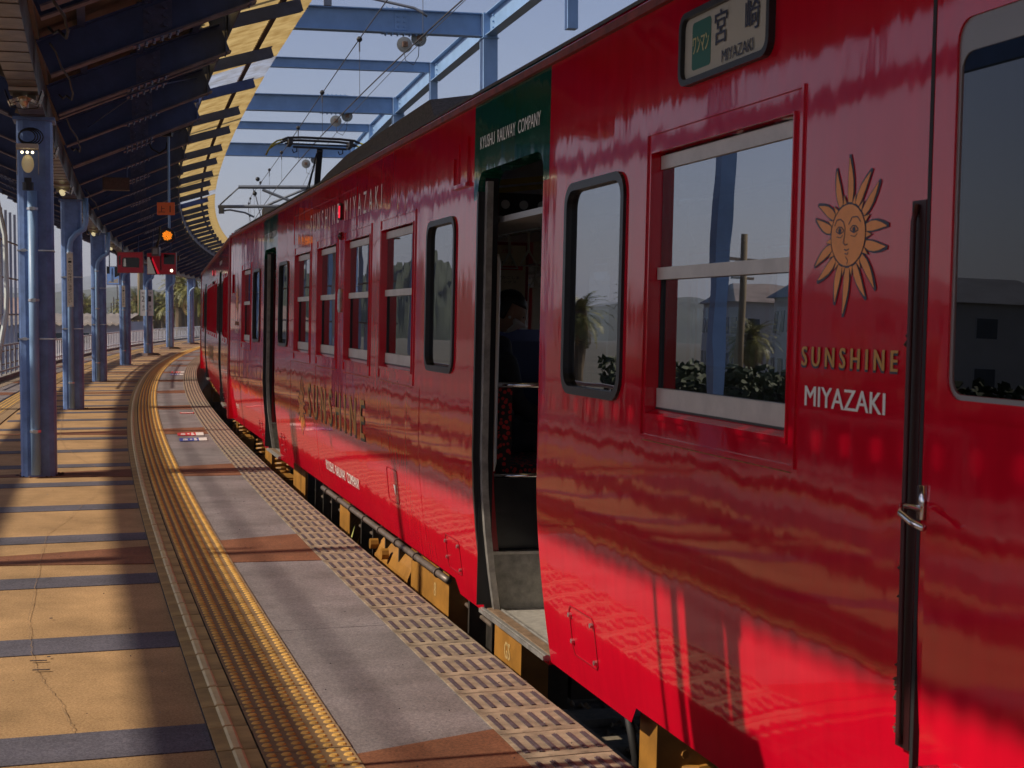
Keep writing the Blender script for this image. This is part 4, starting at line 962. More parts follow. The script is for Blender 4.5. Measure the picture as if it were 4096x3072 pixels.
def build_sun(e, tc_, zc_, rf):
    s = rf / .088 * .93
    def pt(x, z, off): z = zc_ + z * s * .97; return (tc_ - x * s * 1.1, -nprof(z) + off, z)
    def flat(b, pl, off, mi=0):
        b.add([pt(x, z, off) for x, z in pl], [tuple(range(len(pl)))], mi)
    b = MB(); b2 = MB()
    angs = [(4, .22), (27, .20), (52, .20), (80, .19), (108, .19), (133, .205), (157, .20), (180, .225), (203, .20), (226, .20), (250, .19), (282, .18), (306, .185), (335, .20)]
    rg = random.Random(5)
    for i, (a, l) in enumerate(angs):
        a = math.radians(a); d = (math.sin(a), math.cos(a)); nn = (d[1], -d[0]); bend = .018 * (1 if i % 2 else -1)
        def rp(r_, k, w_): c = bend * (k ** 2); return (d[0] * r_ + nn[0] * (c + w_), d[1] * r_ + nn[1] * (c + w_))
        ks = [0, .25, .5, .75, 1]; ws = [.010, .014, .013, .008, .001]; r0 = .094
        for (bb, g, ex) in ((b2, .0045, .010), (b, 0, 0)):
            left = [rp(r0 + (l + ex - r0) * k, k, -(w_ + g)) for k, w_ in zip(ks, ws)]; right = [rp(r0 + (l + ex - r0) * k, k, (w_ + g)) for k, w_ in zip(ks, ws)]
            for q in range(4): flat(bb, [left[q], left[q + 1], right[q + 1], right[q]], .0034 if bb is b else .0022)
        a2 = a + math.radians(12); d = (math.sin(a2), math.cos(a2)); nn = (d[1], -d[0])
        for (bb, g) in ((b2, .004), (b, 0)):
            pl = [(d[0] * .092 + nn[0] * (.008 + g), d[1] * .092 + nn[1] * (.008 + g)), (d[0] * (.118 + g), d[1] * (.118 + g)), (d[0] * .092 - nn[0] * (.008 + g), d[1] * .092 - nn[1] * (.008 + g))]
            flat(bb, pl, .0034 if bb is b else .0022)
    n = 32
    flat(b2, [(.096 * math.sin(2 * math.pi * i / n), .096 * math.cos(2 * math.pi * i / n)) for i in range(n)], .0024)
    flat(b, [(.088 * math.sin(2 * math.pi * i / n), .088 * math.cos(2 * math.pi * i / n)) for i in range(n)], .0040)
    o2 = b2.build('sun_emblem', M_navyl, e); b.build('sun_rays', M_orange, o2)
    b = MB()
    def line(pts, w_=.0016):
        for (x0, z0), (x1, z1) in zip(pts, pts[1:]):
            dx, dz = x1 - x0, z1 - z0; l = math.hypot(dx, dz) or 1; nx, nz = -dz / l * w_, dx / l * w_
            flat(b, [(x0 - nx, z0 - nz), (x0 + nx, z0 + nz), (x1 + nx, z1 + nz), (x1 - nx, z1 - nz)], .0050)
    line([(-.070, .030), (-.058, .046), (-.040, .048), (-.022, .038), (-.014, .020), (-.016, -.004), (-.022, -.020), (-.012, -.028), (.002, -.026)])
    line([(.004, .030), (.022, .050), (.048, .050), (.066, .034)])
    for cx in (-.042, .032):
        line([(cx - .020, .016), (cx - .006, .026), (cx + .010, .024), (cx + .022, .014)]); line([(cx - .020, .014), (cx, .005), (cx + .022, .012)]); flat(b, [(cx + .008 * math.sin(q), .015 + .008 * math.cos(q)) for q in [i * .785 for i in range(8)]], .0049)
        line([(cx - .016, -.002), (cx + .006, -.006), (cx + .018, .002)], .001)
    line([(-.016, -.040), (-.004, -.044), (.010, -.040)]); line([(-.012, -.052), (0, -.055), (.006, -.050)]); line([(-.008, -.062), (.004, -.072), (0, -.084)], .0012)
    b.build('face_lines', M_navyl, o2)
# ---- car one: given in t (distance from camera foot) minus T0
T0 = 1.77
def tt(v): return v - T0
dirv = Vector((-.2706, .9627, 0)).normalized(); nrm = Vector((.9627, .2706, 0)).normalized()
F = nrm * 1.89
pf1 = F + dirv * T0; pb1 = F + dirv * 21.27
L1 = 19.5
words = [('SUNSHINE', tt(13.4), tt(11.83), 2.222, 2.378, 'white', 1.9), ('MIYAZAKI', tt(11.55), tt(10.02), 2.222, 2.378, 'white', 1.9),
         ('KYUSHU  RAILWAY  COMPANY', tt(7.38), tt(6.33), 2.328, 2.390, 'whitebold', 1.0), ('KYUSHU  RAILWAY  COMPANY', tt(12.55), tt(10.94), .205, .287, 'whitebold', 1.0),
         ('KYUSHU  RAILWAY  COMPANY', tt(17.0), tt(15.95), 2.328, 2.390, 'whitebold', 1.0),
         ('SUNSHINE', tt(13.4), tt(10.55), .612, .893, 'gold', 1.7), ('SUNSHINE', tt(3.765), tt(3.258), 1.360, 1.413, 'orange', 1.6), ('MIYAZAKI', tt(3.742), tt(3.312), 1.252, 1.306, 'whitebold', 1.0),
         ('SUNSHINE', tt(20.45), tt(19.93), 1.360, 1.413, 'orange', 1.6), ('MIYAZAKI', tt(20.4), tt(19.97), 1.252, 1.306, 'whitebold', 1.0), ('モハ712', tt(20.5), tt(20.1), .25, .31, 'whitebold', 1.0)]
car1 = build_car('train_car', car_matrix(pf1, pb1), 'nearest red train car, big sun emblem and SUNSHINE lettering, its doors open', L1,
    [(tt(6.28), tt(7.42)), (tt(15.93), tt(17.02))],
    [(tt(3.85), tt(4.95)), (tt(8.96), tt(9.98)), (tt(10.43), tt(11.45)), (tt(11.90), tt(12.90)), (tt(13.37), tt(14.37)), (tt(18.45), tt(19.5))],
    [(tt(5.22), tt(5.93)), (tt(7.87), tt(8.57)), (tt(14.9), tt(15.62)), (tt(17.42), tt(18.14))],
    [(tt(20.55), tt(20.95))], True,
    {'words': words, 'lamp': [(tt(11.69), 2.30)], 'vent': [(tt(11.68), 1.515, 1.70)], 'sun': [(tt(3.525), 1.705, .088), (tt(20.17), 1.71, .088), (tt(13.83), .665, .115)],
     'hatch': [(tt(5.58), tt(5.90), .09, .30, .1), (tt(7.83), tt(8.16), .09, .28, .1), (tt(9.43), tt(9.78), .28, .50, 0), (tt(15.35), tt(15.62), .09, .28, .1), (tt(17.4), tt(17.68), .09, .28, .1)]})
# sunlit panel seam lines
for t in (8.5, 9.85, 14.6):
    pass
# sign holder by the near door
b = MB(); a, c = tt(7.60), tt(7.92)
b.box(a, a + .018, .0, .014, 2.17, 2.42); b.box(c - .018, c, .0, .014, 2.17, 2.33); b.box(a, c, .0, .022, 2.165, 2.185); b.box(c - .10, c - .09, .0, .006, 2.19, 2.40); b.box(a + .05, a + .06, .0, .006, 2.19, 2.36); b.build('sign_holder', M_red, car1)
# pressed panel under the roof lettering
b = MB(); ring(b, [(tt(11.0), 2.16), (tt(14.5), 2.16), (tt(14.5), 2.44), (tt(11.0), 2.44)], [(tt(11.006), 2.166), (tt(14.494), 2.166), (tt(14.494), 2.434), (tt(11.006), 2.434)], -.001, .004); b.build('panel_rim', M_red, car1)
# weld seams of side sheets
for t in (8.72, 14.62, 17.25, 19.75, 12.95):
    b = MB(); 
    for (z0, z1) in ((.05, .2), (.2, .4), (.4, .6), (.6, .78), (.78, 1.06)):
        y0, y1 = -nprof(z0), -nprof(z1); x = tt(t); b.add([(x, y0 + .001, z0), (x + .006, y0 + .002, z0), (x + .012, y0 + .001, z0), (x, y1 + .001, z1), (x + .006, y1 + .002, z1), (x + .012, y1 + .001, z1)], [(0, 3, 4, 1), (1, 4, 5, 2)])
    b.build('sheet_seam', M_red, car1)
b = MB(); b.add([(tt(9.50), .004, .40), (tt(9.57), .004, .40), (tt(9.53), .004, .33)], [(0, 1, 2)]);
b.v = [(x, -nprof(z) + .003, z) for x, y, z in b.v]; b.build('triangle_mark', M_white, car1)
# destination sign
e = car1; a, c, z0, z1 = tt(4.0), tt(4.69), 2.247, 2.485
b = MB(); ring(b, rrect(a, c, z0, z1, .05), rrect(a + .02, c - .02, z0 + .02, z1 - .02, .035), 0, .022); ds = b.build('destination_sign', M_rub, e)
b = MB(); b.prism(rrect(a + .018, c - .018, z0 + .018, z1 - .018, .035), .001, .006); b.build('sign_blind', mat('cream_blind', (.48, .45, .36), .6), ds)
b = MB(); b.prism(rrect(c - .235, c - .085, z0 + .045, z1 - .04, .015), .006, .008); gb = b.build('green_box', mat('blind_green', (.01, .13, .09), .5), ds)
def sgn_text(txt, tl, tr, za, zb, m_, th=.002):
    b = MB(); put_text(b, txt, lambda u, v, i: (tl - u, .0095 + i * .0002, za + v), tl - tr, zb - za, thick=th); b.build('lettering', m_, ds)
sgn_text('ワンマン', c - .095, c - .225, z0 + .095, z0 + .15, mat('blind_yellow', (.55, .52, .25), .6))
sgn_text('宮', c - .27, c - .365, z0 + .095, z1 - .035, M_navyl); sgn_text('崎', c - .50, c - .60, z0 + .095, z1 - .035, M_navyl); sgn_text('MIYAZAKI', c - .33, c - .56, z0 + .035, z0 + .072, M_navyl, .001)
# cab door with window, groove, rail, handle
b = MB(); b.box(tt(3.135), tt(3.150), -.02, .0015, .05, 2.52); b.build('cab_door_gap', M_black, e)
b = MB(); b.box(tt(2.42), tt(3.10), .0005, .006, .10, 2.50); 
cd = b.build('cab_door', M_red, e)
b.v = []; 
b = MB(); ring(b, rrect(tt(2.40), tt(3.055), 1.268, 2.20, .07), rrect(tt(2.44), tt(3.015), 1.308, 2.16, .05), -.001, .018); b.build('window_recess', M_red, cd)
b = MB(); ring(b, rrect(tt(2.44), tt(3.015), 1.308, 2.16, .05), rrect(tt(2.455), tt(3.004), 1.319, 2.085, .04), -.001, .012); wf = b.build('window_frame', mat('dark_aluminium', (.30, .29, .28), .4, .5), cd)
b = MB(); b.prism(rrect(tt(2.45), tt(3.0), 1.32, 2.10, .04), .007, .009); b.build('pane', glassmat('dark_cab_glass', (.05, .06, .07), 1.6), wf)
b = MB(); b.prism(rrect(tt(2.45), tt(3.0), 1.32, 2.10, .04), .0062, .0066); b.build('blind', mat('dark_blind', (.015, .018, .022), .5), wf)
b = MB(); put_text(b, '乗務員室', lambda u, v, i: (tt(2.95) - u, .0068, 1.86 + v), .30, .075); b.build('lettering', mat('faint_lettering', (.16, .17, .18), .6), wf)
b = MB(); b.tube([(tt(3.185), .004, .47), (tt(3.185), .012, .50), (tt(3.187), .014, 1.0), (tt(3.187), .014, 1.72), (tt(3.187), .004, 1.76)], .007, 10); b.build('grab_rail', mat('dark_worn_rail', (.05, .006, .008), .5), e, smooth=True)
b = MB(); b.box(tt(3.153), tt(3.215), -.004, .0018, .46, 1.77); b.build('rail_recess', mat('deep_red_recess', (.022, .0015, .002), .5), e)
b = MB(); rg = random.Random(9)
for q in range(26):
    z = rg.choice([rg.uniform(.47, .95), rg.uniform(.47, .62), rg.uniform(1.25, 1.5)]); rock(b, (tt(3.215) + rg.uniform(-.006, .006), .003, z), rg.uniform(.004, .010), rg)
b.build('rust_flakes', M_rust, e)
b = MB(); b.box(tt(3.105), tt(3.128), .004, .016, 1.02, 1.10); b.tube([(tt(3.118), .014, 1.045), (tt(3.145), .045, 1.05), (tt(3.12), .062, 1.035), (tt(3.07), .062, 1.020), (tt(3.03), .055, 1.012)], .0085, 10); b.build('door_handle', M_chrome, cd, smooth=True)
b = MB(); b.tube([(tt(3.02), .005, .455), (tt(3.02), .05, .455), (tt(2.86), .05, .455), (tt(2.86), .005, .455)], .012, 8); b.build('step_handle', M_chrome, cd, smooth=True)
# roof fittings
b = MB(); b.add([(tt(8.7), -.055, 2.655), (tt(13.4), -.055, 2.655), (tt(13.0), -.08, 2.72), (tt(12.2), -.11, 2.795), (tt(9.1), -.11, 2.82), (tt(8.7), -.35, 2.72), (tt(13.4), -.35, 2.72), (tt(12.2), -.40, 2.86), (tt(9.1), -.40, 2.87)], [(0, 1, 2, 3, 4), (4, 3, 7, 8), (0, 4, 8, 5), (1, 6, 7, 3, 2)]); b.build('roof_screen', M_roof, e)
def roofbox(t0, t1, y0, y1, z0, z1, ch, nm, m_, par):
    b = MB(); vs = [(t0, y0, z0), (t1, y0, z0), (t1, y1, z0), (t0, y1, z0), (t0 + ch, y0 - ch * .8, z1), (t1 - ch, y0 - ch * .8, z1), (t1 - ch, y1 + ch * .8, z1), (t0 + ch, y1 + ch * .8, z1), (t0 + ch * .3, y0 - .02, z0 + (z1 - z0) * .6), (t1 - ch * .3, y0 - .02, z0 + (z1 - z0) * .6), (t1 - ch * .3, y1 + .02, z0 + (z1 - z0) * .6), (t0 + ch * .3, y1 + .02, z0 + (z1 - z0) * .6)]
    b.add(vs, [(0, 1, 9, 8), (1, 2, 10, 9), (2, 3, 11, 10), (3, 0, 8, 11), (8, 9, 5, 4), (9, 10, 6, 5), (10, 11, 7, 6), (11, 8, 4, 7), (4, 5, 6, 7)][0:]); return b.build(nm, m_, par)
roofbox(tt(8.3), tt(12.6), -.75, -2.2, 2.74, 3.12, .34, 'air_conditioner', M_roofd, e)
roofbox(tt(12.8), tt(13.4), -.60, -1.2, 2.74, 2.95, .06, 'roof_box', M_roofd, e)
roofbox(tt(13.9), tt(15.2), -.7, -2.1, 2.76, 2.90, .15, 'roof_box', M_roofd, e)
roofbox(tt(18.3), tt(20.6), -.7, -2.1, 2.76, 2.93, .15, 'roof_box', M_roofd, e)
# underframe
def ubox(t0, t1, y0, y1, z0, z1, nm, m_, par=None, txt=None):
    b = MB(); b.box(tt(t0), tt(t1), y0, y1, z0, z1); o = b.build(nm, m_, par or car1)
    if txt:
        b = MB(); w0 = .05 * len(txt); put_text(b, txt, lambda u, v, i: (tt((t0 + t1) / 2) + w0 / 2 - u, y1 + .002, z1 - .19 + v), w0, .085, thick=.002); b.build('lettering', mat('pale_ochre_lettering', (.75, .55, .25), .6), o)
    return o
ub = car1
ubox(7.00, 7.50, -.30, -.16, -.50, -.045, 'equipment_box', M_ochre, ub, 'GS')
ubox(8.58, 9.30, -.50, -.17, -.62, -.03, 'equipment_box', M_ochre, ub, '8')
ubox(9.38, 9.75, -.50, -.19, -.60, -.03, 'equipment_box', M_ochre, ub)
b = MB(); b.cyl((tt(9.80), -.42, -.33), (tt(11.0), -.42, -.33), .25, 24); b.sphere((tt(11.0), -.42, -.33), .25, 24, 10, 0, (.35, 1, 1)); b.cyl((tt(10.5), -.18, -.2), (tt(10.5), -.13, -.2), .04, 8); b.cyl((tt(11.0), -.2, -.2), (tt(11.0), -.14, -.2), .04, 8); b.build('air_tank', M_ochre, ub, smooth=False)
ubox(12.2, 12.7, -.50, -.19, -.62, -.05, 'equipment_box', M_ochre, ub)
ubox(5.18, 5.36, -.42, -.16, -.70, -.02, 'step_post', M_ochre, ub)
ubox(14.9, 15.8, -.5, -.2, -.55, -.05, 'equipment_box', M_ochre, ub)
ubox(7.6, 15.5, -1.6, -.62, -.55, .03, 'underfloor_gear', M_dark, ub)
for (t0, t1) in ((7.6, 8.5), (11.3, 12.1), (12.8, 14.6)): ubox(t0, t1, -.6, -.30, -.6, .02, 'underfloor_gear', M_dark, ub)
b = MB(); pts = [(tt(8.25 + .25 * q), -nprof(.0) - .004, -.004) for q in range(20)]; b.tube(pts, .021, 8); cp = b.build('side_pipe', M_pipe, ub, smooth=True)
b = MB()
for q in range(8): t = tt(8.5 + .6 * q); b.cyl((t, -nprof(0) - .004, -.004), (t + .014, -nprof(0) - .004, -.004), .030, 10); b.box(t, t + .012, -.12, -.09, .01, .055)
b.build('pipe_bracket', M_pipe, cp)
b = MB(); b.tube([(tt(5.42), -.12, .02), (tt(5.40), -.16, -.2), (tt(5.37), -.18, -.55)], .018, 8); b.build('hose', M_black, ub, smooth=True)
for (t0, t1, y, z, r, nm) in ((7.6, 15.6, -.33, -.12, .022, 'air_pipe'), (7.6, 15.6, -.27, -.22, .014, 'conduit'), (7.6, 9.2, -.60, -.30, .03, 'air_pipe'), (11.2, 15.6, -.36, -.34, .02, 'conduit')):
    b = MB(); rg = random.Random(int(t0 * 7 - z * 50)); n = int((t1 - t0) / .5); b.tube([(tt(t0 + (t1 - t0) * q / n), y + rg.uniform(-.01, .01), z + rg.uniform(-.012, .012)) for q in range(n + 1)], r, 6); b.build(nm, M_pipe, car1, smooth=True)
for q in range(16):
    t = 7.7 + .5 * q; b = MB(); b.box(tt(t), tt(t + .03), -.40, -.20, -.40, .03); b.build('hanger_strap', M_dark, car1)
# bogies
def bogie(par, t):
    be = MB(); be.box(t - 1.3, t + 1.3, -.42, -.28, -.50, -.36); be.box(t - .35, t + .35, -.45, -.25, -.40, -.12); be.box(t - 1.35, t - .75, -.46, -.24, -.62, -.38); be.box(t + .75, t + 1.35, -.46, -.24, -.62, -.38)
    o = be.build('bogie', M_ochre, par)
    for q in (-1.05, 1.05):
        b = MB(); b.cyl((t + q, -.86, -.49), (t + q, -.98, -.49), .43, 28); b.cyl((t + q, -2.1, -.49), (t + q, -1.98, -.49), .43, 28); b.cyl((t + q, -.4, -.49), (t + q, -2.5, -.49), .07, 10); b.build('wheelset', M_dark, o)
        b = MB(); b.cyl((t + q, -.235, -.50), (t + q, -.30, -.50), .13, 14)
        b.build('axlebox', M_ochre, o)
        b = MB(); b.tube([(t + q + .35 + .08 * math.cos(k2 * .7), -.34 + .08 * math.sin(k2 * .7), -.38 + .0062 * k2) for k2 in range(40)], .016, 6); b.build('coil_spring', M_ochre, o)
bogie(car1, 2.05); bogie(car1, 16.75)
# ---- interior of car one
e = car1
b = MB()
for q, (t0, t1) in enumerate(((7.55, 15.75),)):
    b.box(tt(t0), tt(t1), -.62, -.13, .56, .72); b.box(tt(t0), tt(t1), -.24, -.115, .7205, 1.14)
    b.box(tt(t0), tt(t1), -2.80, -2.25, .56, .72); b.box(tt(t0), tt(t1), -2.80, -2.66, .7205, 1.14)
b.box(tt(3.4), tt(6.1), -.62, -.13, .56, .72); b.box(tt(3.4), tt(6.1), -.24, -.115, .7205, 1.14)
st = b.build('bench_seat', M_seat, e)
b = MB(); b.box(tt(7.55), tt(15.75), -.58, -.13, ZI0 + .003, .555); b.box(tt(7.55), tt(15.75), -2.80, -2.30, ZI0 + .003, .555); b.build('seat_base', M_blackg, st)
b = MB(); b.box(tt(7.47), tt(7.50), -.64, -.12, ZI0 + .004, .66); sp_ = b.build('seat_partition', M_blackg, e)
b = MB(); b.tube([(tt(7.485), -.12, .67), (tt(7.485), -.66, .67)], .014, 8); b.tube([(tt(7.485), -.10, 1.14), (tt(7.485), -.45, 1.14), (tt(7.485), -.53, 1.12), (tt(7.485), -.59, 1.06), (tt(7.485), -.65, .92), (tt(7.485), -.66, .67)], .015, 10); b.build('partition_rail', M_chrome, sp_, smooth=True)
b = MB(); b.tube([(tt(7.46), -.08, 1.80), (tt(7.44), -.115, 1.80), (tt(7.46), -.125, 1.77), (tt(7.46), -.125, .74), (tt(7.44), -.115, .71), (tt(7.46), -.08, .71)], .014, 10); b.build('grab_pole', mat('polished_pole', (.85, .83, .8), .3, .3), e, smooth=True)
b = MB(); b.box(tt(15.6), tt(15.66), -2.80, -2.20, ZI0, 1.40); b.build('navy_partition', M_navyp, e)
b = MB(); b.box(tt(13.4), tt(13.45), -2.80, -1.3, ZI0, 1.30); b.build('navy_partition', M_navyp, e)
b = MB(); b.tube([(tt(3), -.65, 2.02), (tt(20), -.65, 2.02)], .014, 8); b.tube([(tt(3), -2.2, 2.02), (tt(20), -2.2, 2.02)], .014, 8); sr = b.build('strap_rail', M_chrome, e, smooth=True)
M_strap = mat('strap_white', (.42, .42, .36), .4)
b = MB(); b.tube([(0, 0, -.012), (0, 0, -.12)], .010, 6); b.tube([(0, 0, -.12), (0, -.055, -.215), (0, .055, -.215), (0, 0, -.12)], .008, 6); m_sr = b.mesh('hand_strap', M_strap)
for yy in (-.65, -2.2):
    for q in range(30): link('hand_strap', m_sr, sr, Matrix.Translation((tt(6.2 + .42 * q), yy, 2.02)) @ Matrix.Rotation(random.uniform(-.12, .12), 4, 'Y'))
b = MB(); b.box(tt(5), tt(20), -.40, -.12, 1.97, 2.0); b.box(tt(5), tt(20), -2.80, -2.5, 1.97, 2.0); b.build('luggage_rack', M_ceil, e)
for t in (7.62, 10, 12.4, 14.8):
    b = MB(); b.box(tt(t), tt(t + .04), -.50, -.12, 2.02, 2.14)
    rk = b.build('rack_bracket', M_blackg, e)
    b = MB()
    for q in range(3): b.cyl((tt(t) - .006, -.2 - .1 * q, 2.08), (tt(t), -.2 - .1 * q, 2.08), .024, 12)
    b.build('bracket_disc', M_ceil, rk)
b = MB(); b.beam((tt(7.8), -.15, 2.20), (tt(8.1), -.75, 2.30), .10, .03, 0); b.beam((tt(8.6), -.15, 2.20), (tt(8.9), -.75, 2.30), .10, .03, 0); b.build('yellow_brace', mat('olive_yellow_brace', (.30, .24, .02), .5), e)
# hanging poster
po = MB(); po.box(tt(9.15), tt(9.16), -.78, -.28, 1.60, 1.97); pe = po.build('hanging_poster', mat('poster_red', (.22, .008, .012), .6), e)
b = MB(); b.box(tt(9.145), tt(9.1495), -.76, -.30, 1.625, 1.95); b.build('poster_paper', mat('poster_cream', (.50, .42, .28), .7), pe)
def ptext(t_, y0, y1, z0, z1, m_, th=.0):
    b = MB(); put_text(b, t_, lambda u, v, i: (tt(9.142) - i * .0002, y0 - u, z0 + v), y0 - y1, z1 - z0, thick=th); b.build('lettering', m_, pe)
M_pk = mat('poster_black', (.03, .02, .02), .7); M_pr = mat('poster_print_red', (.4, .01, .02), .7)
ptext('ア', -.33, -.38, 1.855, 1.90, M_pr, .003); ptext('1.31', -.42, -.57, 1.865, 1.935, M_pk, .002); ptext('土曜日', -.60, -.67, 1.90, 1.925, M_pr); ptext('カクイックス交流センター', -.44, -.70, 1.83, 1.85, M_pk)
b = MB(); b.box(tt(9.141), tt(9.1445), -.74, -.32, 1.795, 1.82); b.build('poster_bar', M_pr, pe)
ptext('協同組合連合会  鹿児島', -.34, -.58, 1.765, 1.785, M_pk); ptext('生活協同組合コープかごしま', -.34, -.72, 1.737, 1.757, M_pk); ptext('日本食研ホールディングス', -.34, -.70, 1.71, 1.73, M_pk); ptext('ファミリーマート', -.34, -.52, 1.683, 1.703, M_pk); ptext('マイナビ', -.38, -.50, 1.64, 1.662, M_pk)
# notice frames over the far door
b = MB(); b.box(tt(15.85), tt(17.1), -2.805, -2.79, 1.86, 2.12); rm = b.build('route_map', mat('map_paper', (.62, .62, .60), .6), e)
b = MB(); rg = random.Random(2)
for q in range(26): x = rg.uniform(15.9, 17.0); z = rg.uniform(1.88, 2.08); b.box(tt(x), tt(x + rg.uniform(.02, .2)), -2.7895, -2.786, z, z + rg.uniform(.006, .02))
b.build('map_print', mat('map_blue', (.2, .35, .5), .6), rm)
# panes and frames in the far wall
b = MB()
for (a, c, z0, z1) in [(tt(8.96), tt(9.98), 1.155, 2.06), (tt(10.43), tt(11.45), 1.155, 2.06), (tt(11.9), tt(12.9), 1.155, 2.06), (tt(13.37), tt(14.37), 1.155, 2.06), (tt(18.45), tt(19.5), 1.155, 2.06), (tt(3.795), tt(4.95), 1.155, 2.06)]:
    b.box(a, c, -2.87, -2.84, 1.62, 1.66); b.box(a, a + .03, -2.87, -2.84, z0, z1); b.box(c - .03, c, -2.87, -2.84, z0, z1)
b.build('far_sash', M_alu, e)
# narrow windows in the closed far doors
b = MB()
for (a, c) in ((16.05, 16.4), (16.6, 16.95)):
    b.prism(rrect(tt(a), tt(c), 1.15, 1.95, .06), -2.809, -2.804)
b.build('far_door_window', mat('bright_door_glass', (.55, .60, .62), .2), e)
# ---- following cars
def follow(i, s_start, L, lab, first):
    a = P(s_start, -.12, 0); sb = s_start + L * R0 / (R0 - .12); b_ = P(sb, -.12, 0)
    m = car_matrix(a, b_)
    t_ = [v for v in (0,)]
    sh = 0.0
    doors = [(2.9 + .35, 4.04 + .35), (13.6, 14.74)]
    sashes = [(.55, 1.40), (1.60, 2.30)] + [(5.75 + 1.47 * q, 6.75 + 1.47 * q) for q in range(5)] + [(16.2, 17.2)]
    ovals = [(2.42, 3.08), (4.62, 5.32), (12.9, 13.42), (14.95, 15.6)]
    tx = {'words': [('SUNSHINE', 10.5, 7.7, .612, .893, 'gold', 1.7), ('SUNSHINE MIYAZAKI', 10.9, 7.5, 2.222, 2.378, 'white', 1.3), ('KYUSHU  RAILWAY  COMPANY', 4.35, 3.3, 2.328, 2.39, 'whitebold', 1.0)], 'lamp': [(9.2 if i != 1 else 7.8, 2.30)], 'sun': [(11.0, .665, .115)], 'hatch': [(2.75, 3.05, .09, .28, .1), (4.6, 4.9, .09, .28, .1)]}
    c = build_car('train_car', m, lab, L, doors, sashes, ovals, [], False, tx)
    roofbox(6, 9.5, -.8, -2.1, 2.76, 3.08, .28, 'air_conditioner', M_roofd, c)
    b = MB(); b.box(5.4, 12.5, -1.6, -.3, -.6, .02); b.build('underfloor_gear', M_dark, c)
    bogie(c, 2.75); bogie(c, 16.75)
    if not first:
        for (x0, x1) in doors:
            b = MB(); b.box(x0, x1, -.07, -.055, .0, 2.2); dl = b.build('door_leaf', M_red, c)
    return c, sb
s1 = (math.atan2(pb1.y - CY, -(pb1.x - CX)) - A0) * R0
car2, e2 = follow(1, s1 + .48, 19.5, 'second red train car, coupled behind the nearest, with the raised pantograph', True)
car3, e3 = follow(2, e2 + .48, 19.5, 'third red train car, beyond the pantograph car, seen almost edge on', False)
car4, e4 = follow(3, e3 + .48, 19.5, 'last red train car, a thin sliver at the far end of the bend', False)
bpy.context.view_layer.update()
# gangway between cars
for q, (cc, lab) in enumerate(((car1, 'black folded gangway between the first and second red car'), (car2, 'black folded gangway between the second and third red car'))):
    e = empty('gangway', cc.matrix_world @ Matrix.Translation((19.52, -.9, .1))); tag(e, lab, 'gangway', 'gangways between the red cars')
    for k2 in range(5):
        b = MB(); b.box(.02 + k2 * .09, .08 + k2 * .09, -1.1, 0, 0, 2.2); b.build('bellows_fold', M_black, e)
# pantograph on car two
pe = empty('pantograph', car2.matrix_world @ Matrix.Translation((2.35, -1.45, 2.80))); tag(pe, 'raised single arm pantograph with yellow horn tips on the second car roof', 'pantograph')
ztop = 4.28 - 2.80
M_pan = mat('pantograph_black', (.03, .028, .03), .5, .4); M_horn = mat('olive_yellow_horn', (.34, .30, .03), .4)
b = MB(); b.box(-.5, .5, -.4, .4, -.02, .14); b.box(-.14, .14, -.2, .2, .14, .28); b.build('base_frame', mat('pan_base', (.35, .32, .26), .5), pe)
b = MB(); b.beam((.55, 0, .24), (-.25, 0, ztop - .16), .09, .07); b.build('lower_arm', M_pan, pe)
b = MB(); b.tube([(.60, .14, .2), (.12, .12, .8), (-.26, .05, ztop - .22)], .013, 6); b.tube([(.66, .10, .2), (.25, .20, .55), (-.2, .06, ztop - .30)], .008, 6); b.build('control_rod', M_pan, pe)
b = MB(); 
for x in (-.45, -.06):
    b.tube([(x, -.60, ztop - .05), (x, -.52, ztop - .015), (x, -.3, ztop), (x, .3, ztop), (x, .52, ztop - .015), (x, .60, ztop - .05)], .020, 6)
b.build('collector_strip', M_pan, pe)
b = MB(); b.beam((-.25, -.42, ztop - .13), (-.25, .42, ztop - .13), .04, .03); b.beam((-.25, -.55, ztop - .08), (-.25, .55, ztop - .08), .05, .02); b.box(-.5, 0, -.5, -.44, ztop - .11, ztop - .03); b.box(-.5, 0, .44, .5, ztop - .11, ztop - .03)
for y in (-.36, .36): b.tube([(-.25, y, ztop - .12), (-.25, y, ztop - .20), (-.25, y + .05, ztop - .22), (-.25, y + .07, ztop - .17)], .010, 6)
b.build('head_frame', M_pan, pe)
for x in (-.45,):
    for sg in (-1, 1):
        b = MB(); b.tube([(x, sg * .58, ztop - .04), (x, sg * .68, ztop - .07), (x, sg * .76, ztop - .13), (x, sg * .82, ztop - .23), (x, sg * .85, ztop - .30)], .014, 8); b.build('horn', M_horn, pe, smooth=True)
for sg in (-1, 1):
    b = MB(); b.tube([(-.06, sg * .58, ztop - .04), (-.06, sg * .68, ztop - .08), (-.06, sg * .76, ztop - .14)], .014, 8); b.build('horn', M_horn, pe, smooth=True)
pc = empty('roof_switch_box', car2.matrix_world @ Matrix.Translation((3.2, -.75, 2.76))); tag(pc, 'cream roof equipment box and coiled insulator in front of the pantograph', 'roof box')
b = MB(); b.box(-.1, .4, -.5, .1, 0, .50); b.build('cabinet', mat('pan_base', (.35, .32, .26), .5), pc); b = MB()
b.cyl((-.35, 0, .22), (-.15, 0, .22), .19, 20); b.build('drum', M_steelw, pc); b = MB()
for q in range(5): b.tube([(-.14 - .02 * q, .19 * math.cos(a), .22 + .19 * math.sin(a)) for a in [k3 * .6 for k3 in range(9)]], .014, 6)
b.build('insulated_cable', mat('yellow_cable', (.45, .42, .2), .5), pc)
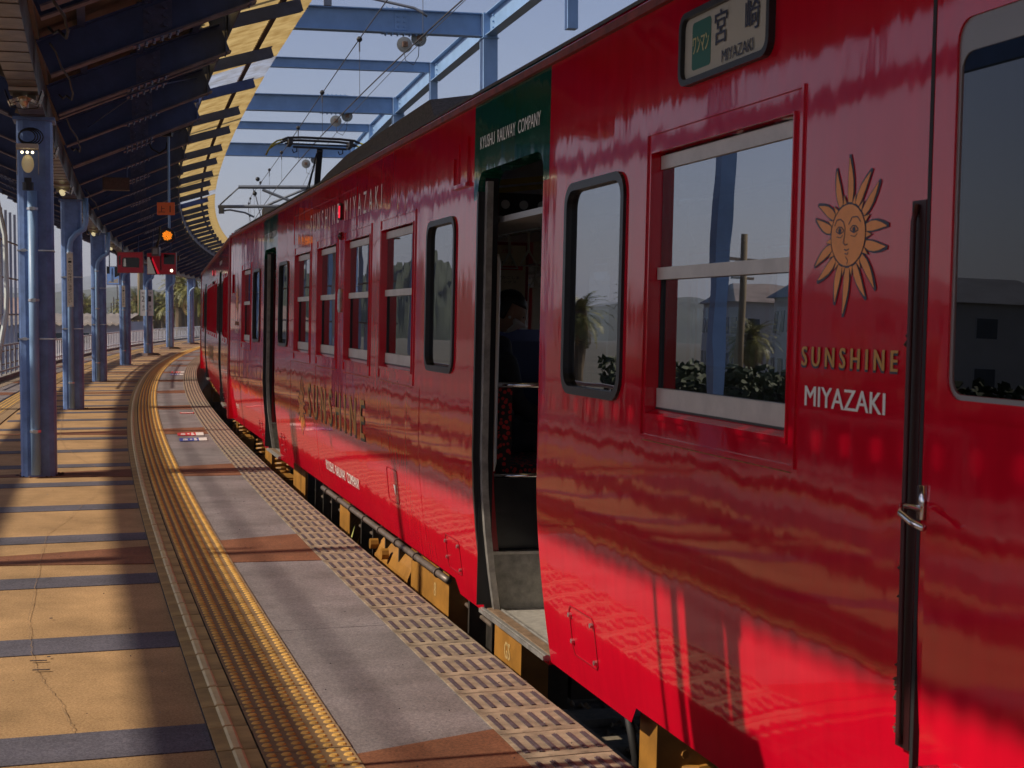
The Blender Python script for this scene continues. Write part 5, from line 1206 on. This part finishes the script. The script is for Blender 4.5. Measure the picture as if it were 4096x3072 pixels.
# ================================================================== OVERHEAD LINE
WL = -1.66
M_wire = mat('weathered_wire', (.10, .10, .11), .5, .4)
def msg_z(s): f = ((s - 4.4) % 50) / 50; return 4.95 + .50 * (2 * f - 1) ** 2
e = empty('overhead_line', Matrix.Translation(P(20, WL, 4.3))); tag(e, 'overhead contact wire and messenger wire with droppers above the train', 'overhead wire')
b = MB(); b.tube([P(-6 + 2.5 * q, WL + .10 * math.sin(q * .3), 4.31) for q in range(44)], .0085, 6); b.build('contact_wire', M_wire, e, keep=True)
b = MB(); b.tube([P(-6 + 2.5 * q, WL + .14 * math.sin(q * .3), msg_z(-6 + 2.5 * q)) for q in range(44)], .0075, 6); b.build('messenger_wire', M_wire, e, keep=True)
for q in range(18):
    s = 10.5 + 4.4 * q; b = MB(); o_ = .12 * math.sin((s + 6) / 2.5 * .3); p = P(s, WL + o_, 4.32); t = P(s, WL + o_, msg_z(s)); b.cyl(p, t, .0035, 5); b.cyl(t - Vector((0, 0, .16)), t, .010, 6); dr = b.build('dropper', M_wire, e, keep=True)
    b = MB(); b.sphere(t, .038, 10, 6); b.build('dropper_ball', M_black, dr); dr.data.update()
    dr.children[0].matrix_parent_inverse = Matrix.Identity(4)
b = MB(); b.tube([P(-2 + 2.5 * q, WL - 1.75, 5.95) for q in range(26)], .006, 5); b.build('feeder_wire', M_wire, e, keep=True)
# feeder insulators on the thick beams
M_ins = mat('grey_porcelain', (.36, .36, .32), .25, var=.15, vscale=12)
for i, s in enumerate([24.64, 34.7, 44.76]):
    e = empty('insulator_pair', FR(s, WL - 1.75, 5.96)); tag(e, ['nearest pair of disc insulators under the big blue cross beam', 'second pair of disc insulators, under the middle blue cross beam', 'third pair of disc insulators, low beside the train roof'][i], 'insulator', 'insulator pairs below the cross beams')
    for (dx, dy, dz_) in ((.10, -.02, .10), (-.14, .26, -.05)):
        b = MB()
        for q, rr in enumerate((.13, .10, .07)): b.cyl((dx - .03 - q * .022, dy, dz_), (dx - .012 - q * .022, dy, dz_), rr, 20, r2=rr * .82)
        b.build('disc', M_ins, e)
        b = MB(); b.cyl((dx - .12, dy, dz_), (dx + .08, dy, dz_), .02, 8); b.box(dx - .12, dx - .08, dy - .04, dy + .04, dz_ - .04, dz_ + .04); b.build('fitting', mat('rusty_fitting', (.25, .14, .08), .7), e)
    b = MB(); b.tube([(-.1, .26, -.1), (-.14, .24, -.3), (-.1, .1, -.36), (0, 0, -.2), (.05, -.02, 0)], .007, 5); b.build('jumper', M_wire, e)
# registration arm near (top of frame) hung from the nearest beam
e = empty('registration_arm', FR(24.64, WL, 0)); tag(e, 'grey steady arm clamped to the big blue cross beam at the top', 'catenary arm')
def ap(x, y, Z): return Vector(((x - 2048) / 6020 * Z, Z, 1.5 + (1258 - y) * Z / 6020))
mi_ = e.matrix_world.inverted()
Zr = 19.6
b = MB(); b.tube([mi_ @ ap(1340, 0 - 40, Zr), mi_ @ ap(1345, 5, Zr), mi_ @ ap(1420, -6, Zr), mi_ @ ap(1500, 10, Zr), mi_ @ ap(1660, 46, Zr), mi_ @ ap(1690, 62, Zr), mi_ @ ap(1712, 78, Zr)], .018, 8); b.build('steady_arm', mat('galvanised_arm', (.22, .24, .27), .4, .4), e, smooth=True)
b = MB(); c_ = mi_ @ ap(1318, 12, Zr); b.box(c_.x - .03, c_.x + .03, c_.y - .05, c_.y + .05, c_.z - .08, c_.z + .12); b.build('arm_clamp', mat('galvanised_arm', (.22, .24, .27), .4, .4), e)
# far cantilever bracket on its own pole
Zc = 36.5
e = empty('catenary_bracket', Matrix.Translation((1.2, Zc, -1.1))); tag(e, 'grey cantilever bracket carrying the wires beyond the pantograph', 'catenary bracket')
ml = e.matrix_world.inverted(); M_gal = mat('galvanised_steel', (.20, .22, .24), .45, .5)
def tb_(pts, r, nm, m_=M_gal): b = MB(); b.tube([ml @ ap(x, y, Zc) for x, y in pts], r, 8); return b.build(nm, m_, e)
tb_([(960, 751), (1160, 752), (1700, 752)], .045, 'top_tube'); tb_([(878, 829), (1100, 828), (1700, 826)], .040, 'lower_tube'); tb_([(885, 822), (962, 752)], .018, 'tie_rod'); tb_([(1055, 762), (1150, 800), (1240, 835)], .035, 'brace'); tb_([(1070, 825), (1150, 790), (1260, 745)], .030, 'brace'); tb_([(890, 846), (925, 842), (985, 853), (1020, 870)], .022, 'steady_arm')
b = MB(); c_ = ml @ ap(891, 842, Zc); b.box(c_.x - .06, c_.x + .06, c_.y - .05, c_.y + .05, c_.z - .09, c_.z + .09); b.build('bracket_clamp', M_gal, e)
b = MB(); c_ = ml @ ap(1700, 752, Zc); b.cyl((c_.x, 0, 0), (c_.x, 0, c_.z + .5), .14, 12); b.build('pole', M_gal, e)
b = MB(); b.sphere(ml @ ap(1024, 777, Zc), .055, 8, 6); b.sphere(ml @ ap(1036, 720, Zc), .055, 8, 6); b.build('insulator_ball', M_black, e)
b = MB(); b.tube([ml @ ap(1015, 752, Zc), ml @ ap(1026, 780, Zc), ml @ ap(1045, 860, Zc), ml @ ap(1050, 900, Zc)], .012, 5); b.build('hanging_rod', M_wire, e)
# ================================================================== PERSON on the bench
def skin(name, joints, edges, m_, parent=None, sub=2):
    me = bpy.data.meshes.new(name); me.from_pydata([j[0] for j in joints], edges, []); o = link(name, me, parent)
    md = o.modifiers.new('skin', 'SKIN'); me.materials.append(m_)
    for i, j in enumerate(joints): me.skin_vertices[0].data[i].radius = (j[1], j[2] if len(j) > 2 else j[1])
    me.skin_vertices[0].data[0].use_root = True
    s_ = o.modifiers.new('sub', 'SUBSURF'); s_.levels = sub; s_.render_levels = sub
    bpy.context.view_layer.update(); ev = o.evaluated_get(bpy.context.evaluated_depsgraph_get()); nm = bpy.data.meshes.new_from_object(ev)
    o.modifiers.clear(); o.data = nm; nm.name = name; nm.materials.clear(); nm.materials.append(m_)
    nm.polygons.foreach_set('use_smooth', [True] * len(nm.polygons)); return o
pm = car1.matrix_world @ Matrix.Translation((tt(8.42), -.40, .72))
pe = empty('person', pm); tag(pe, 'seated person in dark jacket and white face mask, looking down behind the rail', 'person')
M_jack = mat('dark_jacket', (.035, .032, .035), .8, var=.3, vscale=15); M_skin = mat('skin', (.34, .19, .12), .5); M_hair = mat('black_hair', (.012, .010, .010), .45, var=.3, vscale=60); M_mask = mat('white_mask', (.55, .52, .48), .8); M_trou = mat('dark_trousers', (.03, .03, .04), .8)
J = [((0, 0, .10), .15, .13), ((0, .03, .30), .15, .11), ((0, .02, .50), .17, .11), ((0, -.01, .60), .07, .07), ((0, -.03, .67), .055, .055),
     ((.19, .0, .52), .065), ((.24, -.05, .28), .055), ((.15, -.25, .19), .042), ((-.19, .0, .52), .065), ((-.24, -.05, .28), .055), ((-.15, -.25, .19), .042)]
skin('jacket', J, [(0, 1), (1, 2), (2, 3), (3, 4), (2, 5), (5, 6), (6, 7), (2, 8), (8, 9), (9, 10)], M_jack, pe)
J = [((0, 0, .08), .14, .12), ((.10, -.08, .09), .095), ((.12, -.42, .06), .075), ((.12, -.44, -.30), .05), ((-.10, -.08, .09), .095), ((-.12, -.42, .06), .075), ((-.12, -.44, -.30), .05), ((.12, -.55, -.38), .04), ((-.12, -.55, -.38), .04)]
skin('trousers', J, [(0, 1), (1, 2), (2, 3), (3, 7), (0, 4), (4, 5), (5, 6), (6, 8)], M_trou, pe)
for sx in (-1, 1):
    wx = sx * .15; J = [((wx, -.25, .19), .032), ((wx - sx * .02, -.32, .19), .038, .02)]; Ed = [(0, 1)]
    for q in range(4):
        bx = wx - sx * (.002 + .012 * q); i0 = len(J); J += [((bx + sx * .012 - sx * .0, -.345, .195 - .012 * q), .0095), ((bx - sx * .005, -.385, .188 - .014 * q), .0085), ((bx - sx * .025, -.40, .175 - .014 * q), .0075)]; Ed += [(1, i0), (i0, i0 + 1), (i0 + 1, i0 + 2)]
    i0 = len(J); J += [((wx - sx * .04, -.30, .215), .011), ((wx - sx * .06, -.335, .225), .009)]; Ed += [(0, i0), (i0, i0 + 1)]
    skin('hand', J, Ed, M_skin, pe, 1)
hd = empty('x'); bpy.data.objects.remove(hd)
HM = Matrix.Translation((0, -.055, .80)) @ Matrix.Rotation(math.radians(26), 4, 'X')
def headfn(v):
    x, y, z = v                                            # face towards -y
    if z < 0: x *= 1 + z * 2.6; y = y * (1 + z * 1.3) - (0 if y > 0 else 0)
    if y < -.03 and abs(x) < .022 and -.045 < z < .025: y -= .024 * (1 - abs(x) / .022) * (1 if z < -.01 else .5)     # nose
    if y < -.05 and .012 < abs(x) < .045 and .0 < z < .03: y += .008                                              # eye sockets
    return Vector((x, y, z))
b = MB(); b.sphere((0, 0, 0), .1, 32, 24, 0, (.78, .98, 1.18), headfn)
for sx in (-1, 1): b.sphere((sx * .077, .012, -.008), .022, 8, 6, 0, (.4, .8, 1.3))
o = b.build('head', M_skin, pe, smooth=True); o.matrix_local = HM
b = MB()
for sx in (-1, 1): b.sphere((sx * .029, -.083, .012), .010, 8, 6, 0, (1.2, .5, .6))
b.build('eyes', M_black, o)
b = MB(); b.sphere((0, 0, 0), .1, 28, 20, 0, (.80, 1.0, 1.2), lambda v: headfn(v) if v.z < -.018 and v.y < -.02 else Vector((0, -.01, -.04)) ); b.v = [(x * 1.05, y * 1.07 - .004, z) for x, y, z in b.v]; b.build('face_mask', M_mask, o, smooth=True)
rg = random.Random(4)
b = MB(); b.sphere((0, .012, .012), .106, 30, 22, 0, (.84, 1.0, 1.14), lambda v: (v * (1 + rg.uniform(0, .05))) if (v.z > .045 or v.y > .012) and v.z > -.07 else v * .55); b.build('hair', M_hair, o, smooth=True)
b = MB(); b.sphere((-.082, .004, -.03), .009, 8, 6); b.build('earbud', M_mask, o)
bk = empty('backpack', car1.matrix_world @ Matrix.Translation((tt(8.28), -.78, .80))); tag(bk, 'black backpack on the lap of the seated person', 'backpack')
b = MB(); b.sphere((0, 0, .18), .2, 16, 12, 0, (.8, .62, 1.15), lambda v: Vector([max(-.15, min(.15, v.x)), max(-.11, min(.11, v.y)), max(-.19, min(.21, v.z))])); b.build('bag_body', mat('black_nylon', (.018, .017, .018), .6, var=.3, vscale=20), bk, smooth=True)
b = MB(); b.box(-.157, -.150, -.08, .08, .03, .17); b.build('bag_pocket', mat('black_nylon', (.018, .017, .018), .6), bk)
# ================================================================== LEFT SIDE
# screen of tall posts, railings, kerb
kb = MB(); sweep(kb, rect(4.301, 4.48, -.10, .09), -6, 110, 2.5); k_ = kb.build('kerb', M_conc); tag(k_, kind='structure')
mb = MB(); sweep(mb, [(4.5, -1.44), (4.5, -1.30), (14.5, -1.30), (14.5, -1.44)], -20, 160, 3.0); o = mb.build('trackside_path', mat('pale_path', (.085, .075, .07), .9, var=.3, vscale=.6)); tag(o, kind='structure')
M_wht = mat('white_frame_paint', (.62, .68, .66), .5, var=.1, vscale=2)
e = empty('post_screen', FR(36, 4.62, 0)); tag(e, 'tall screen of blue grey posts with rusty rails at the left platform edge', 'screen')
m1 = MB(); m1.box(-.02, .02, -.03, .03, -1.2, 4.1); mp_ = m1.mesh('screen_post', mat('grey_blue_post', (.24, .29, .42), .5, var=.15, vscale=3))
for i in range(16): s = 33.0 + .90 * i; link('screen_post', mp_, e, e.matrix_world.inverted() @ FR(s, 4.62, 0))
for (z, m_) in ((.62, M_pipe), (.30, M_pipe), (1.5, M_pipe), (2.4, M_pipe), (3.3, M_pipe)):
    b = MB(); b.tube([P(31 + 2 * q, 4.54, z) for q in range(9)], .022, 6); b.build('screen_rail', m_, e, keep=True)
e = empty('bent_frame', FR(33.6, 4.7, 0)); tag(e, 'white bent steel frame at the far left behind the nearest column', 'steel frame')
b = MB(); Zb = 34.0; pts = [ap(-70, 560, Zb), ap(0, 815, Zb), ap(27, 945, Zb), ap(31, 1180, Zb), ap(28, 1250, Zb), ap(-5, 1420, Zb), ap(-45, 1620, Zb)]
b.tube(pts, .06, 8); b.build('frame_tube', M_wht, e, keep=True); b = MB(); b.tube([p + Vector((-.35, .6, 0)) for p in pts], .05, 8); b.build('frame_tube', M_wht, e, keep=True)
def railing(s0, s1, wd, z0, z1, pitch, lab, m_, nm='railing'):
    e = empty(nm, FR((s0 + s1) / 2, wd, z0)); tag(e, lab, 'railing'); ei = e.matrix_world.inverted()
    n = int((s1 - s0) / pitch); b = MB(); b.cyl((0, 0, 0), (0, 0, z1 - z0), .022, 6); me = b.mesh('baluster', m_)
    for i in range(n + 1): link('baluster', me, e, ei @ FR(s0 + pitch * i, wd, z0))
    for z in (z1, z0 + (z1 - z0) * .15):
        b = MB(); k3 = max(2, int((s1 - s0) / 3)); b.tube([P(s0 + (s1 - s0) * q / k3, wd, z) for q in range(k3 + 1)], .026, 6); b.build('rail', m_, e, keep=True)
railing(10, 46, 4.39, .09, .78, .9, 'low grey railing on the kerb beside the tall post screen', mat('grey_rail_paint', (.30, .31, .34), .5))
railing(47.5, 104, 4.39, .09, .72, .55, 'white railing along the far platform edge behind the columns', mat('white_rail_paint', (.6, .6, .62), .5))
# low building with scalloped eave
e = empty('station_building', Matrix.Translation((-24.6, 82, -1.45))); tag(e, 'low white building with pale corrugated eave beyond the railing', 'building')
M_bw = mat('white_render', (.40, .42, .50), .8, var=.1, vscale=.7); M_roofp = mat('pale_roof', (.52, .45, .36), .7, var=.2, vscale=1)
b = MB(); b.box(-8.0, 3.3, 0, 6, 0, 2.55); b.build('wall', M_bw, e)
b = MB(); n = 140; vs = []
for i in range(n + 1): x = -8.3 + 11.9 * i / n; a = .05 * math.sin(i * math.pi / 2); vs += [(x, -.5, 2.5 + a), (x, 3, 3.0 + a), (x, 6.5, 2.6 + a), (x, -.5, 2.38 + a)]
b.add(vs, [(4 * i, 4 * i + 4, 4 * i + 5, 4 * i + 1) for i in range(n)] + [(4 * i + 1, 4 * i + 5, 4 * i + 6, 4 * i + 2) for i in range(n)] + [(4 * i, 4 * i + 3, 4 * i + 7, 4 * i + 4) for i in range(n)]); b.build('roof', M_roofp, e)
for x in (-6.2, -4.4, -2.5, -.4, .9, 1.9):
    b = MB(); b.box(x, x + .72, -.03, -.001, 1.35, 2.0); wn = b.build('window', mat('building_window_frame', (.5, .5, .5), .5), e); b = MB(); b.box(x + .05, x + .67, -.04, -.031, 1.4, 1.95); b.build('pane', mat('building_glass', (.04, .06, .08), .15), wn)
b = MB(); b.box(-2.4, -1.7, -.06, -.005, .2, 1.2); b.build('white_cabinet', mat('white_cabinet', (.7, .7, .7), .5), e)
b = MB(); b.box(-1.2, -.7, -.35, -.01, 0.05, .55); b.build('air_con_unit', mat('white_cabinet', (.7, .7, .7), .5), e)
e = empty('low_wall', Matrix.Translation((-19, 72, -1.45))); tag(e, 'low red wall with a white top band in front of the white building', 'wall')
b = MB(); b.box(-4, 7, 0, .2, 0, .95); b.build('red_panel', mat('dull_red_panel', (.30, .03, .05), .7), e); b = MB(); b.box(-4.02, 7.02, -.02, .22, .951, 1.10); b.build('white_band', M_signw, e)
# further houses seen in gaps and in the window reflections
def house(x, y, w_, d_, h_, wallc, roofc, lab, k=0):
    e = empty('house', Matrix.Translation((x, y, -1.45)) @ Matrix.Rotation(k, 4, 'Z')); tag(e, lab, 'house')
    b = MB(); b.box(-w_ / 2, w_ / 2, -d_ / 2, d_ / 2, 0, h_); b.build('wall', mat('wall_' + str(wallc), wallc, .8, var=.1, vscale=.5), e)
    b = MB(); b.add([(-w_ / 2 - .4, -d_ / 2 - .4, h_ - .05), (w_ / 2 + .4, -d_ / 2 - .4, h_ - .05), (w_ / 2 + .4, d_ / 2 + .4, h_ - .05), (-w_ / 2 - .4, d_ / 2 + .4, h_ - .05), (-w_ / 2 + 1, 0, h_ + 1.5), (w_ / 2 - 1, 0, h_ + 1.5)], [(0, 1, 5, 4), (1, 2, 5), (2, 3, 4, 5), (3, 0, 4), (3, 2, 1, 0)]); b.build('roof', mat('roof_' + str(roofc), roofc, .7, var=.2, vscale=.8), e)
    for fy in (-1,):
        n = max(2, int(w_ / 2.4))
        for lv in range(max(1, int(h_ / 2.7))):
            for i in range(n):
                x0 = -w_ / 2 + w_ * (i + .3) / n; b = MB(); b.box(x0, x0 + w_ / n * .45, -d_ / 2 - .04, -d_ / 2 - .001, .9 + 2.7 * lv, 2.1 + 2.7 * lv); wn = b.build('window', mat('house_window_frame', (.5, .5, .48), .5), e)
                b = MB(); b.box(x0 + .06, x0 + w_ / n * .45 - .06, -d_ / 2 - .05, -d_ / 2 - .041, .96 + 2.7 * lv, 2.04 + 2.7 * lv); b.build('pane', mat('house_pane', (.05, .07, .09), .15), wn)
                b = MB(); b.box(w_ / 2 + .001, w_ / 2 + .04, -d_ / 2 + d_ * (i + .3) / n, -d_ / 2 + d_ * (i + .3) / n + .9, .9 + 2.7 * lv, 2.1 + 2.7 * lv); b.build('window', mat('house_pane', (.05, .07, .09), .15), e)
house(-46, 128, 10, 8, 2.9, (.45, .43, .40), (.28, .20, .17), 'small pale house with brown roof at the far left edge', .2)
house(-60, 62, 14, 9, 5.6, (.50, .48, .44), (.16, .17, .20), 'two storey cream house with slate roof left of the frame', .5)
house(-68, 34, 12, 8, 4.4, (.42, .30, .25), (.22, .10, .07), 'brick coloured house with red roof left of the frame', .9)
house(-95, 52, 16, 10, 6.2, (.48, .50, .55), (.15, .15, .17), 'tall bluish house left of the frame', .8)
house(-75, 12, 12, 9, 4.6, (.55, .55, .52), (.10, .13, .20), 'white house with blue roof far left beside the photographer', 1.3)
house(-80, 90, 18, 10, 6.0, (.44, .42, .40), (.25, .20, .18), 'grey apartment house left of the frame', .4)
# poles
def upole(x, y, hgt, r, lab, m_):
    e = empty('utility_pole', Matrix.Translation((x, y, -1.45))); tag(e, lab, 'pole'); b = MB(); b.cyl((0, 0, 0), (0, 0, hgt), r, 12, r2=r * .75); b.build('shaft', m_, e, smooth=True); b = MB(); b.box(-.7, .7, -.05, .05, hgt - 1, hgt - .88); b.box(-.5, .5, -.05, .05, hgt - 1.7, hgt - 1.6); b.build('cross_arm', M_pipe, e)
M_pole = mat('brown_concrete_pole', (.22, .17, .10), .8, var=.15, vscale=2)
upole((564 - 2048) / 6020 * 98, 98, 10.5, .20, 'brown concrete pole between the fourth and fifth columns', M_pole)
upole(-34, 46, 7, .16, 'concrete pole outside the frame on the left', M_pole); upole(-26, 20, 9, .16, 'concrete pole farther back outside the frame', M_pole)
e = empty('curved_street_lamp', Matrix.Translation((-24.6, 120, -1.45))); tag(e, 'curved arm street lamp beside the sixth column', 'street lamp')
b = MB(); b.tube([(6.2, 0, 0), (6.2, 0, 6.2), (6.0, 0, 6.9), (5.2, 0, 7.35), (4.0, 0, 7.2)], .07, 8); b.build('curved_arm', M_pipe, e, smooth=True)
for i, (px, h_) in enumerate(((447, 2.6), (457, 3.2), (468, 2.8), (481, 3.6), (472, 6.4))):
    Zp = 150; x = (px - 2048) / 6020 * Zp; e = empty('boat_mast', Matrix.Translation((x, Zp, -1.45))); tag(e, ['short dark mast, first from the left behind the third column', 'short dark mast, second from the left behind the third column', 'short dark mast, third from the left behind the third column', 'dark mast just left of the left mirror post', 'thin tall mast above the short ones'][i], 'mast', 'masts by the harbour')
    b = MB(); b.cyl((0, 0, 0), (0, 0, h_ + 1.5), .16 if i < 4 else .06, 6, r2=.05); b.build('pole', mat('dark_mast', (.08, .06, .07), .7), e)
# fence far
e = empty('slat_fence', Matrix.Translation(((627 - 2048) / 6020 * 96, 96, -1.45))); tag(e, 'grey white picket fence between the fifth and sixth columns', 'fence')
b = MB(); b.box(-.03, .03, -.02, .02, 0, 1.9); me = b.mesh('picket', mat('grey_picket', (.42, .42, .44), .6))
for i in range(60): link('picket', me, e, Matrix.Translation((-1.2 + .14 * i, 0, 0)))
b = MB(); b.box(-1.3, 7.2, .021, .05, 1.6, 1.66); b.box(-1.3, 7.2, .021, .05, .4, .46); b.build('fence_rail', mat('grey_picket', (.42, .42, .44), .6), e)
# palms
M_frond = mat('palm_frond', (.26, .23, .05), .55, col2=(.07, .085, .02), vscale=1.4); M_trunk = mat('palm_trunk', (.12, .085, .05), .9, var=.4, vscale=6); M_dead = mat('dry_frond', (.28, .17, .07), .8, var=.3, vscale=3)
def palm_mesh(seed, nf, R):
    rg = random.Random(seed); b = MB()
    for i in range(nf):
        az = i * 2.39996 + rg.uniform(-.2, .2); el = math.radians(82 - 125 * (i / nf) ** .9 + rg.uniform(-8, 8)); l = R * rg.uniform(.8, 1.1); n = 9; pts = []
        p = Vector((0, 0, 0)); d = el
        for k2 in range(n + 1): pts.append(p.copy()); st_ = l / n; p = p + Vector((math.cos(az) * math.cos(d), math.sin(az) * math.cos(d), math.sin(d))) * st_; d -= .13 + .02 * k2 * .5
        side = Vector((-math.sin(az), math.cos(az), 0)); mi = 1 if i > nf * .86 else 0
        for k2 in range(n):
            a, c = pts[k2], pts[k2 + 1]; w_ = .40 * R / 2.2 * math.sin(math.pi * (k2 + 1.2) / (n + 1.6)); ax = (c - a).normalized()
            b.add([a - side * .015, a + side * .015, c + side * .012, c - side * .012], [(0, 1, 2, 3)], mi)
            for sg in (-1, 1):
                for f in (0.1, .6):
                    q = a.lerp(c, f); tip = q + side * sg * w_ + ax * w_ * .65 + Vector((0, 0, -.10 * w_ + rg.uniform(-.05, .08))); b.add([q, q + ax * .075, tip], [(0, 1, 2)], mi)
    return b.mesh('crown', [M_frond, M_dead])
pms = [palm_mesh(k2, nf, 2.1) for k2, nf in ((1, 70), (2, 60), (3, 80))]
b = MB(); b.cyl((0, 0, 0), (0, 0, 1), 1.25, 10, r2=.9); b.sphere((0, 0, .97), 1.25, 10, 6, 0, (1.1, 1.1, .18)); m_tr = b.mesh('trunk', M_trunk)
plist = [(343, 150, 3.6, 1.0, 'palm seen between the second and third columns, leftmost'), (372, 158, 3.4, 1.0, 'palm just left of the third column'), (497, 150, 3.5, .9, 'palm beside the fourth column, above the white building'),
         (545, 148, 4.0, 1.1, 'palm left of the brown concrete pole'), (590, 160, 3.6, 1.0, 'palm right of the brown concrete pole'), (630, 150, 3.8, 1.05, 'palm left part of the clump between fifth and sixth columns'), (655, 158, 3.9, 1.0, 'palm in the middle of the clump between fifth and sixth columns'),
         (683, 146, 3.7, 1.0, 'palm just behind the sixth column'), (722, 128, 5.2, 1.05, 'tall palm right of the sixth column'), (748, 140, 4.2, 1.0, 'palm between the sixth and seventh columns'), (772, 122, 5.0, 1.05, 'palm partly behind the seventh column'), (800, 135, 4.0, 1.0, 'palm between the seventh column and the train')]
for i, (px, Z, h_, sc, lab) in enumerate(plist):
    x = (px - 2048) / 6020 * Z; e = empty('palm_tree', Matrix.Translation((x, Z, -1.45))); tag(e, lab, 'palm tree', 'palm trees beyond the platform')
    link('trunk', m_tr, e, Matrix.Diagonal((.36, .36, h_, 1))); link('crown', pms[i % 3], e, Matrix.Translation((0, 0, h_)) @ Matrix.Rotation(i * 1.3, 4, 'Z') @ Matrix.Scale(sc, 4))
rg = random.Random(12)
for i, (x, y, h_) in enumerate(((-26, 24, 2.4), (-34, 40, 2.8), (-30, 33, 2.4), (-29, 16, 2.4), (-28, 48, 3.6), (-38, 50, 3), (-36, 55, 4.4), (-24, 8, 2.6), (-32, 28, 5), (-42, 75, 4))):
    e = empty('palm_tree', Matrix.Translation((x, y, -1.45))); tag(e, ['low palm left of the frame opposite the big window', 'bushy palm left of the frame near the path', 'young palm left of the frame by the path', 'low palm left of the frame opposite the near door', 'tall palm left of the frame, farther on', 'young palm beside a pole outside the frame', 'tall palm near the cream house', 'low palm beside the photographer', 'tallest palm outside the frame', 'palm before the grey apartment house'][i], 'palm tree', 'palm trees beyond the platform')
    link('trunk', m_tr, e, Matrix.Diagonal((.2, .2, h_, 1))); link('crown', pms[i % 3], e, Matrix.Translation((0, 0, h_)) @ Matrix.Rotation(i * 1.1, 4, 'Z') @ Matrix.Scale(.7, 4))
# unseen dark hedges added to darken what the train paint reflects
M_hedge = mat('hedge_leaf', (.045, .060, .018), .7, var=.5, vscale=3)
for hi, (s0, s1, wd, hh, lab) in enumerate(((-4, 22, 15.5, 2.1, 'dark clipped hedge added out of view to darken reflections, nearest the photographer'), (24, 46, 16.5, 2.0, 'dark hedge added out of view to darken reflections, beyond the tall post screen'), (-2, 30, 27, 2.8, 'taller dark hedge added to darken reflections, behind the first one, left of the frame'))):
    e = empty('hedge', FR((s0 + s1) / 2, wd, -1.44)); tag(e, lab, 'hedge'); rg = random.Random(50 + hi); b = MB()
    for q in range(5200):
        s = rg.uniform(s0, s1); p = P(s, wd + rg.uniform(-.8, .8), -1.44 + hh * rg.random() ** .6 * (1 + .12 * math.sin(s * 1.7))); a = Vector((rg.uniform(-1, 1), rg.uniform(-1, 1), rg.uniform(-.6, 1))).normalized() * .16; c = a.orthogonal().normalized() * .09
        b.add([p - a, p + c, p + a, p - c], [(0, 1, 2, 3)])
    o = b.build('foliage', M_hedge, e, keep=True); o['kind'] = 'stuff'
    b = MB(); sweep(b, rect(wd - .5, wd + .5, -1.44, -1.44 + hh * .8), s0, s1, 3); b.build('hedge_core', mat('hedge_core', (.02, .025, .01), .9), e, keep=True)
# hills
def hill(name, dist, hgt, a0, a1, seed, col, rough_n=6, base=0.25, prof=None):
    rg = random.Random(seed); n = 160; ph = [rg.uniform(0, 6.28) for _ in range(12)]; b = MB(); rows = 7; vs = []
    for i in range(n + 1):
        a = math.radians(a0 + (a1 - a0) * i / n); t = math.radians(a0 + (a1 - a0) * i / n)
        hh = base + sum(math.sin(t * (3.1 * (k2 + 1)) * 3 + ph[k2]) / (k2 + 1.3) * .27 for k2 in range(rough_n))
        for k2 in range(4): hh += .02 * math.sin(t * 300 * (k2 + 1) + ph[k2 + 6]) / (k2 + 1)
        if prof: hh *= prof(math.degrees(a))
        hh = max(.04, hh) * hgt
        for r in range(rows):
            f = r / (rows - 1); d = dist * (1 + .35 * f); z = -1.6 + (hh + 1.6) * math.sin(f * math.pi / 2) ** .8 * (1 + .10 * math.sin(i * .7 + r * 2)) if r else -1.6
            vs.append((d * math.sin(a), d * math.cos(a), z))
    b.add(vs, [(i * rows + r, (i + 1) * rows + r, (i + 1) * rows + r + 1, i * rows + r + 1) for i in range(n) for r in range(rows - 1)])
    o = b.build(name, mat(name + str(seed), col, .95, var=.35, vscale=.01 if dist > 1000 else .05), None, smooth=False); tag(o, kind='structure'); return o
hill('hills', 1500, 52, -75, 30, 4, (.05, .06, .035), base=.62)
hill('mountains', 4200, 175, -80, 30, 9, (.06, .07, .05), base=.66)
hill('wooded_hill', 420, 24, -31, -18.6, 6, (.030, .040, .020), base=.8, prof=lambda a: min(1, max(0, (-18.6 - a) / 3.0), max(0, (a + 31) / 3.0)))
# ================================================================== UNSEEN BOARD (added to cast the shadow on the near car)
e = empty('shadow_board', FR(4.15, 2.35, 0)); tag(e, 'unseen board with sloping end, added left of the frame to cast the shadow on the near car', 'shadow board')
b = MB(); pl = [(-.75, .12), (.52, .12), (.52, 2.05), (.30, 2.05)]
pl = [(-1.02, .10), (.48, .10), (.50, 2.3), (-.05, 2.3), (-.22, 1.9)]
b.prism(pl, -.04, .04); b.build('board', mat('board_grey', (.2, .2, .22), .6), e)
b = MB(); b.cyl((.56, 0, 0), (.56, 0, 3.2), .03, 8); b.cyl((.74, 0, 0), (.74, 0, 3.2), .015, 8); b.build('post', M_blue, e)
# ================================================================== AIR
hz = MB(); hz.box(-4600, 5600, -2600, 7100, -3.2, 260)
ho = hz.build('haze', []) ; tag(ho, kind='stuff')
hm = bpy.data.materials.new('haze'); hm.use_nodes = True; t = hm.node_tree; t.nodes.remove(t.nodes['Principled BSDF'])
pv = t.nodes.new('ShaderNodeVolumePrincipled'); pv.inputs['Color'].default_value = (.80, .87, 1, 1); pv.inputs['Density'].default_value = .00022; pv.inputs['Anisotropy'].default_value = .2
t.links.new(pv.outputs[0], t.nodes['Material Output'].inputs['Volume']); ho.data.materials.append(hm)
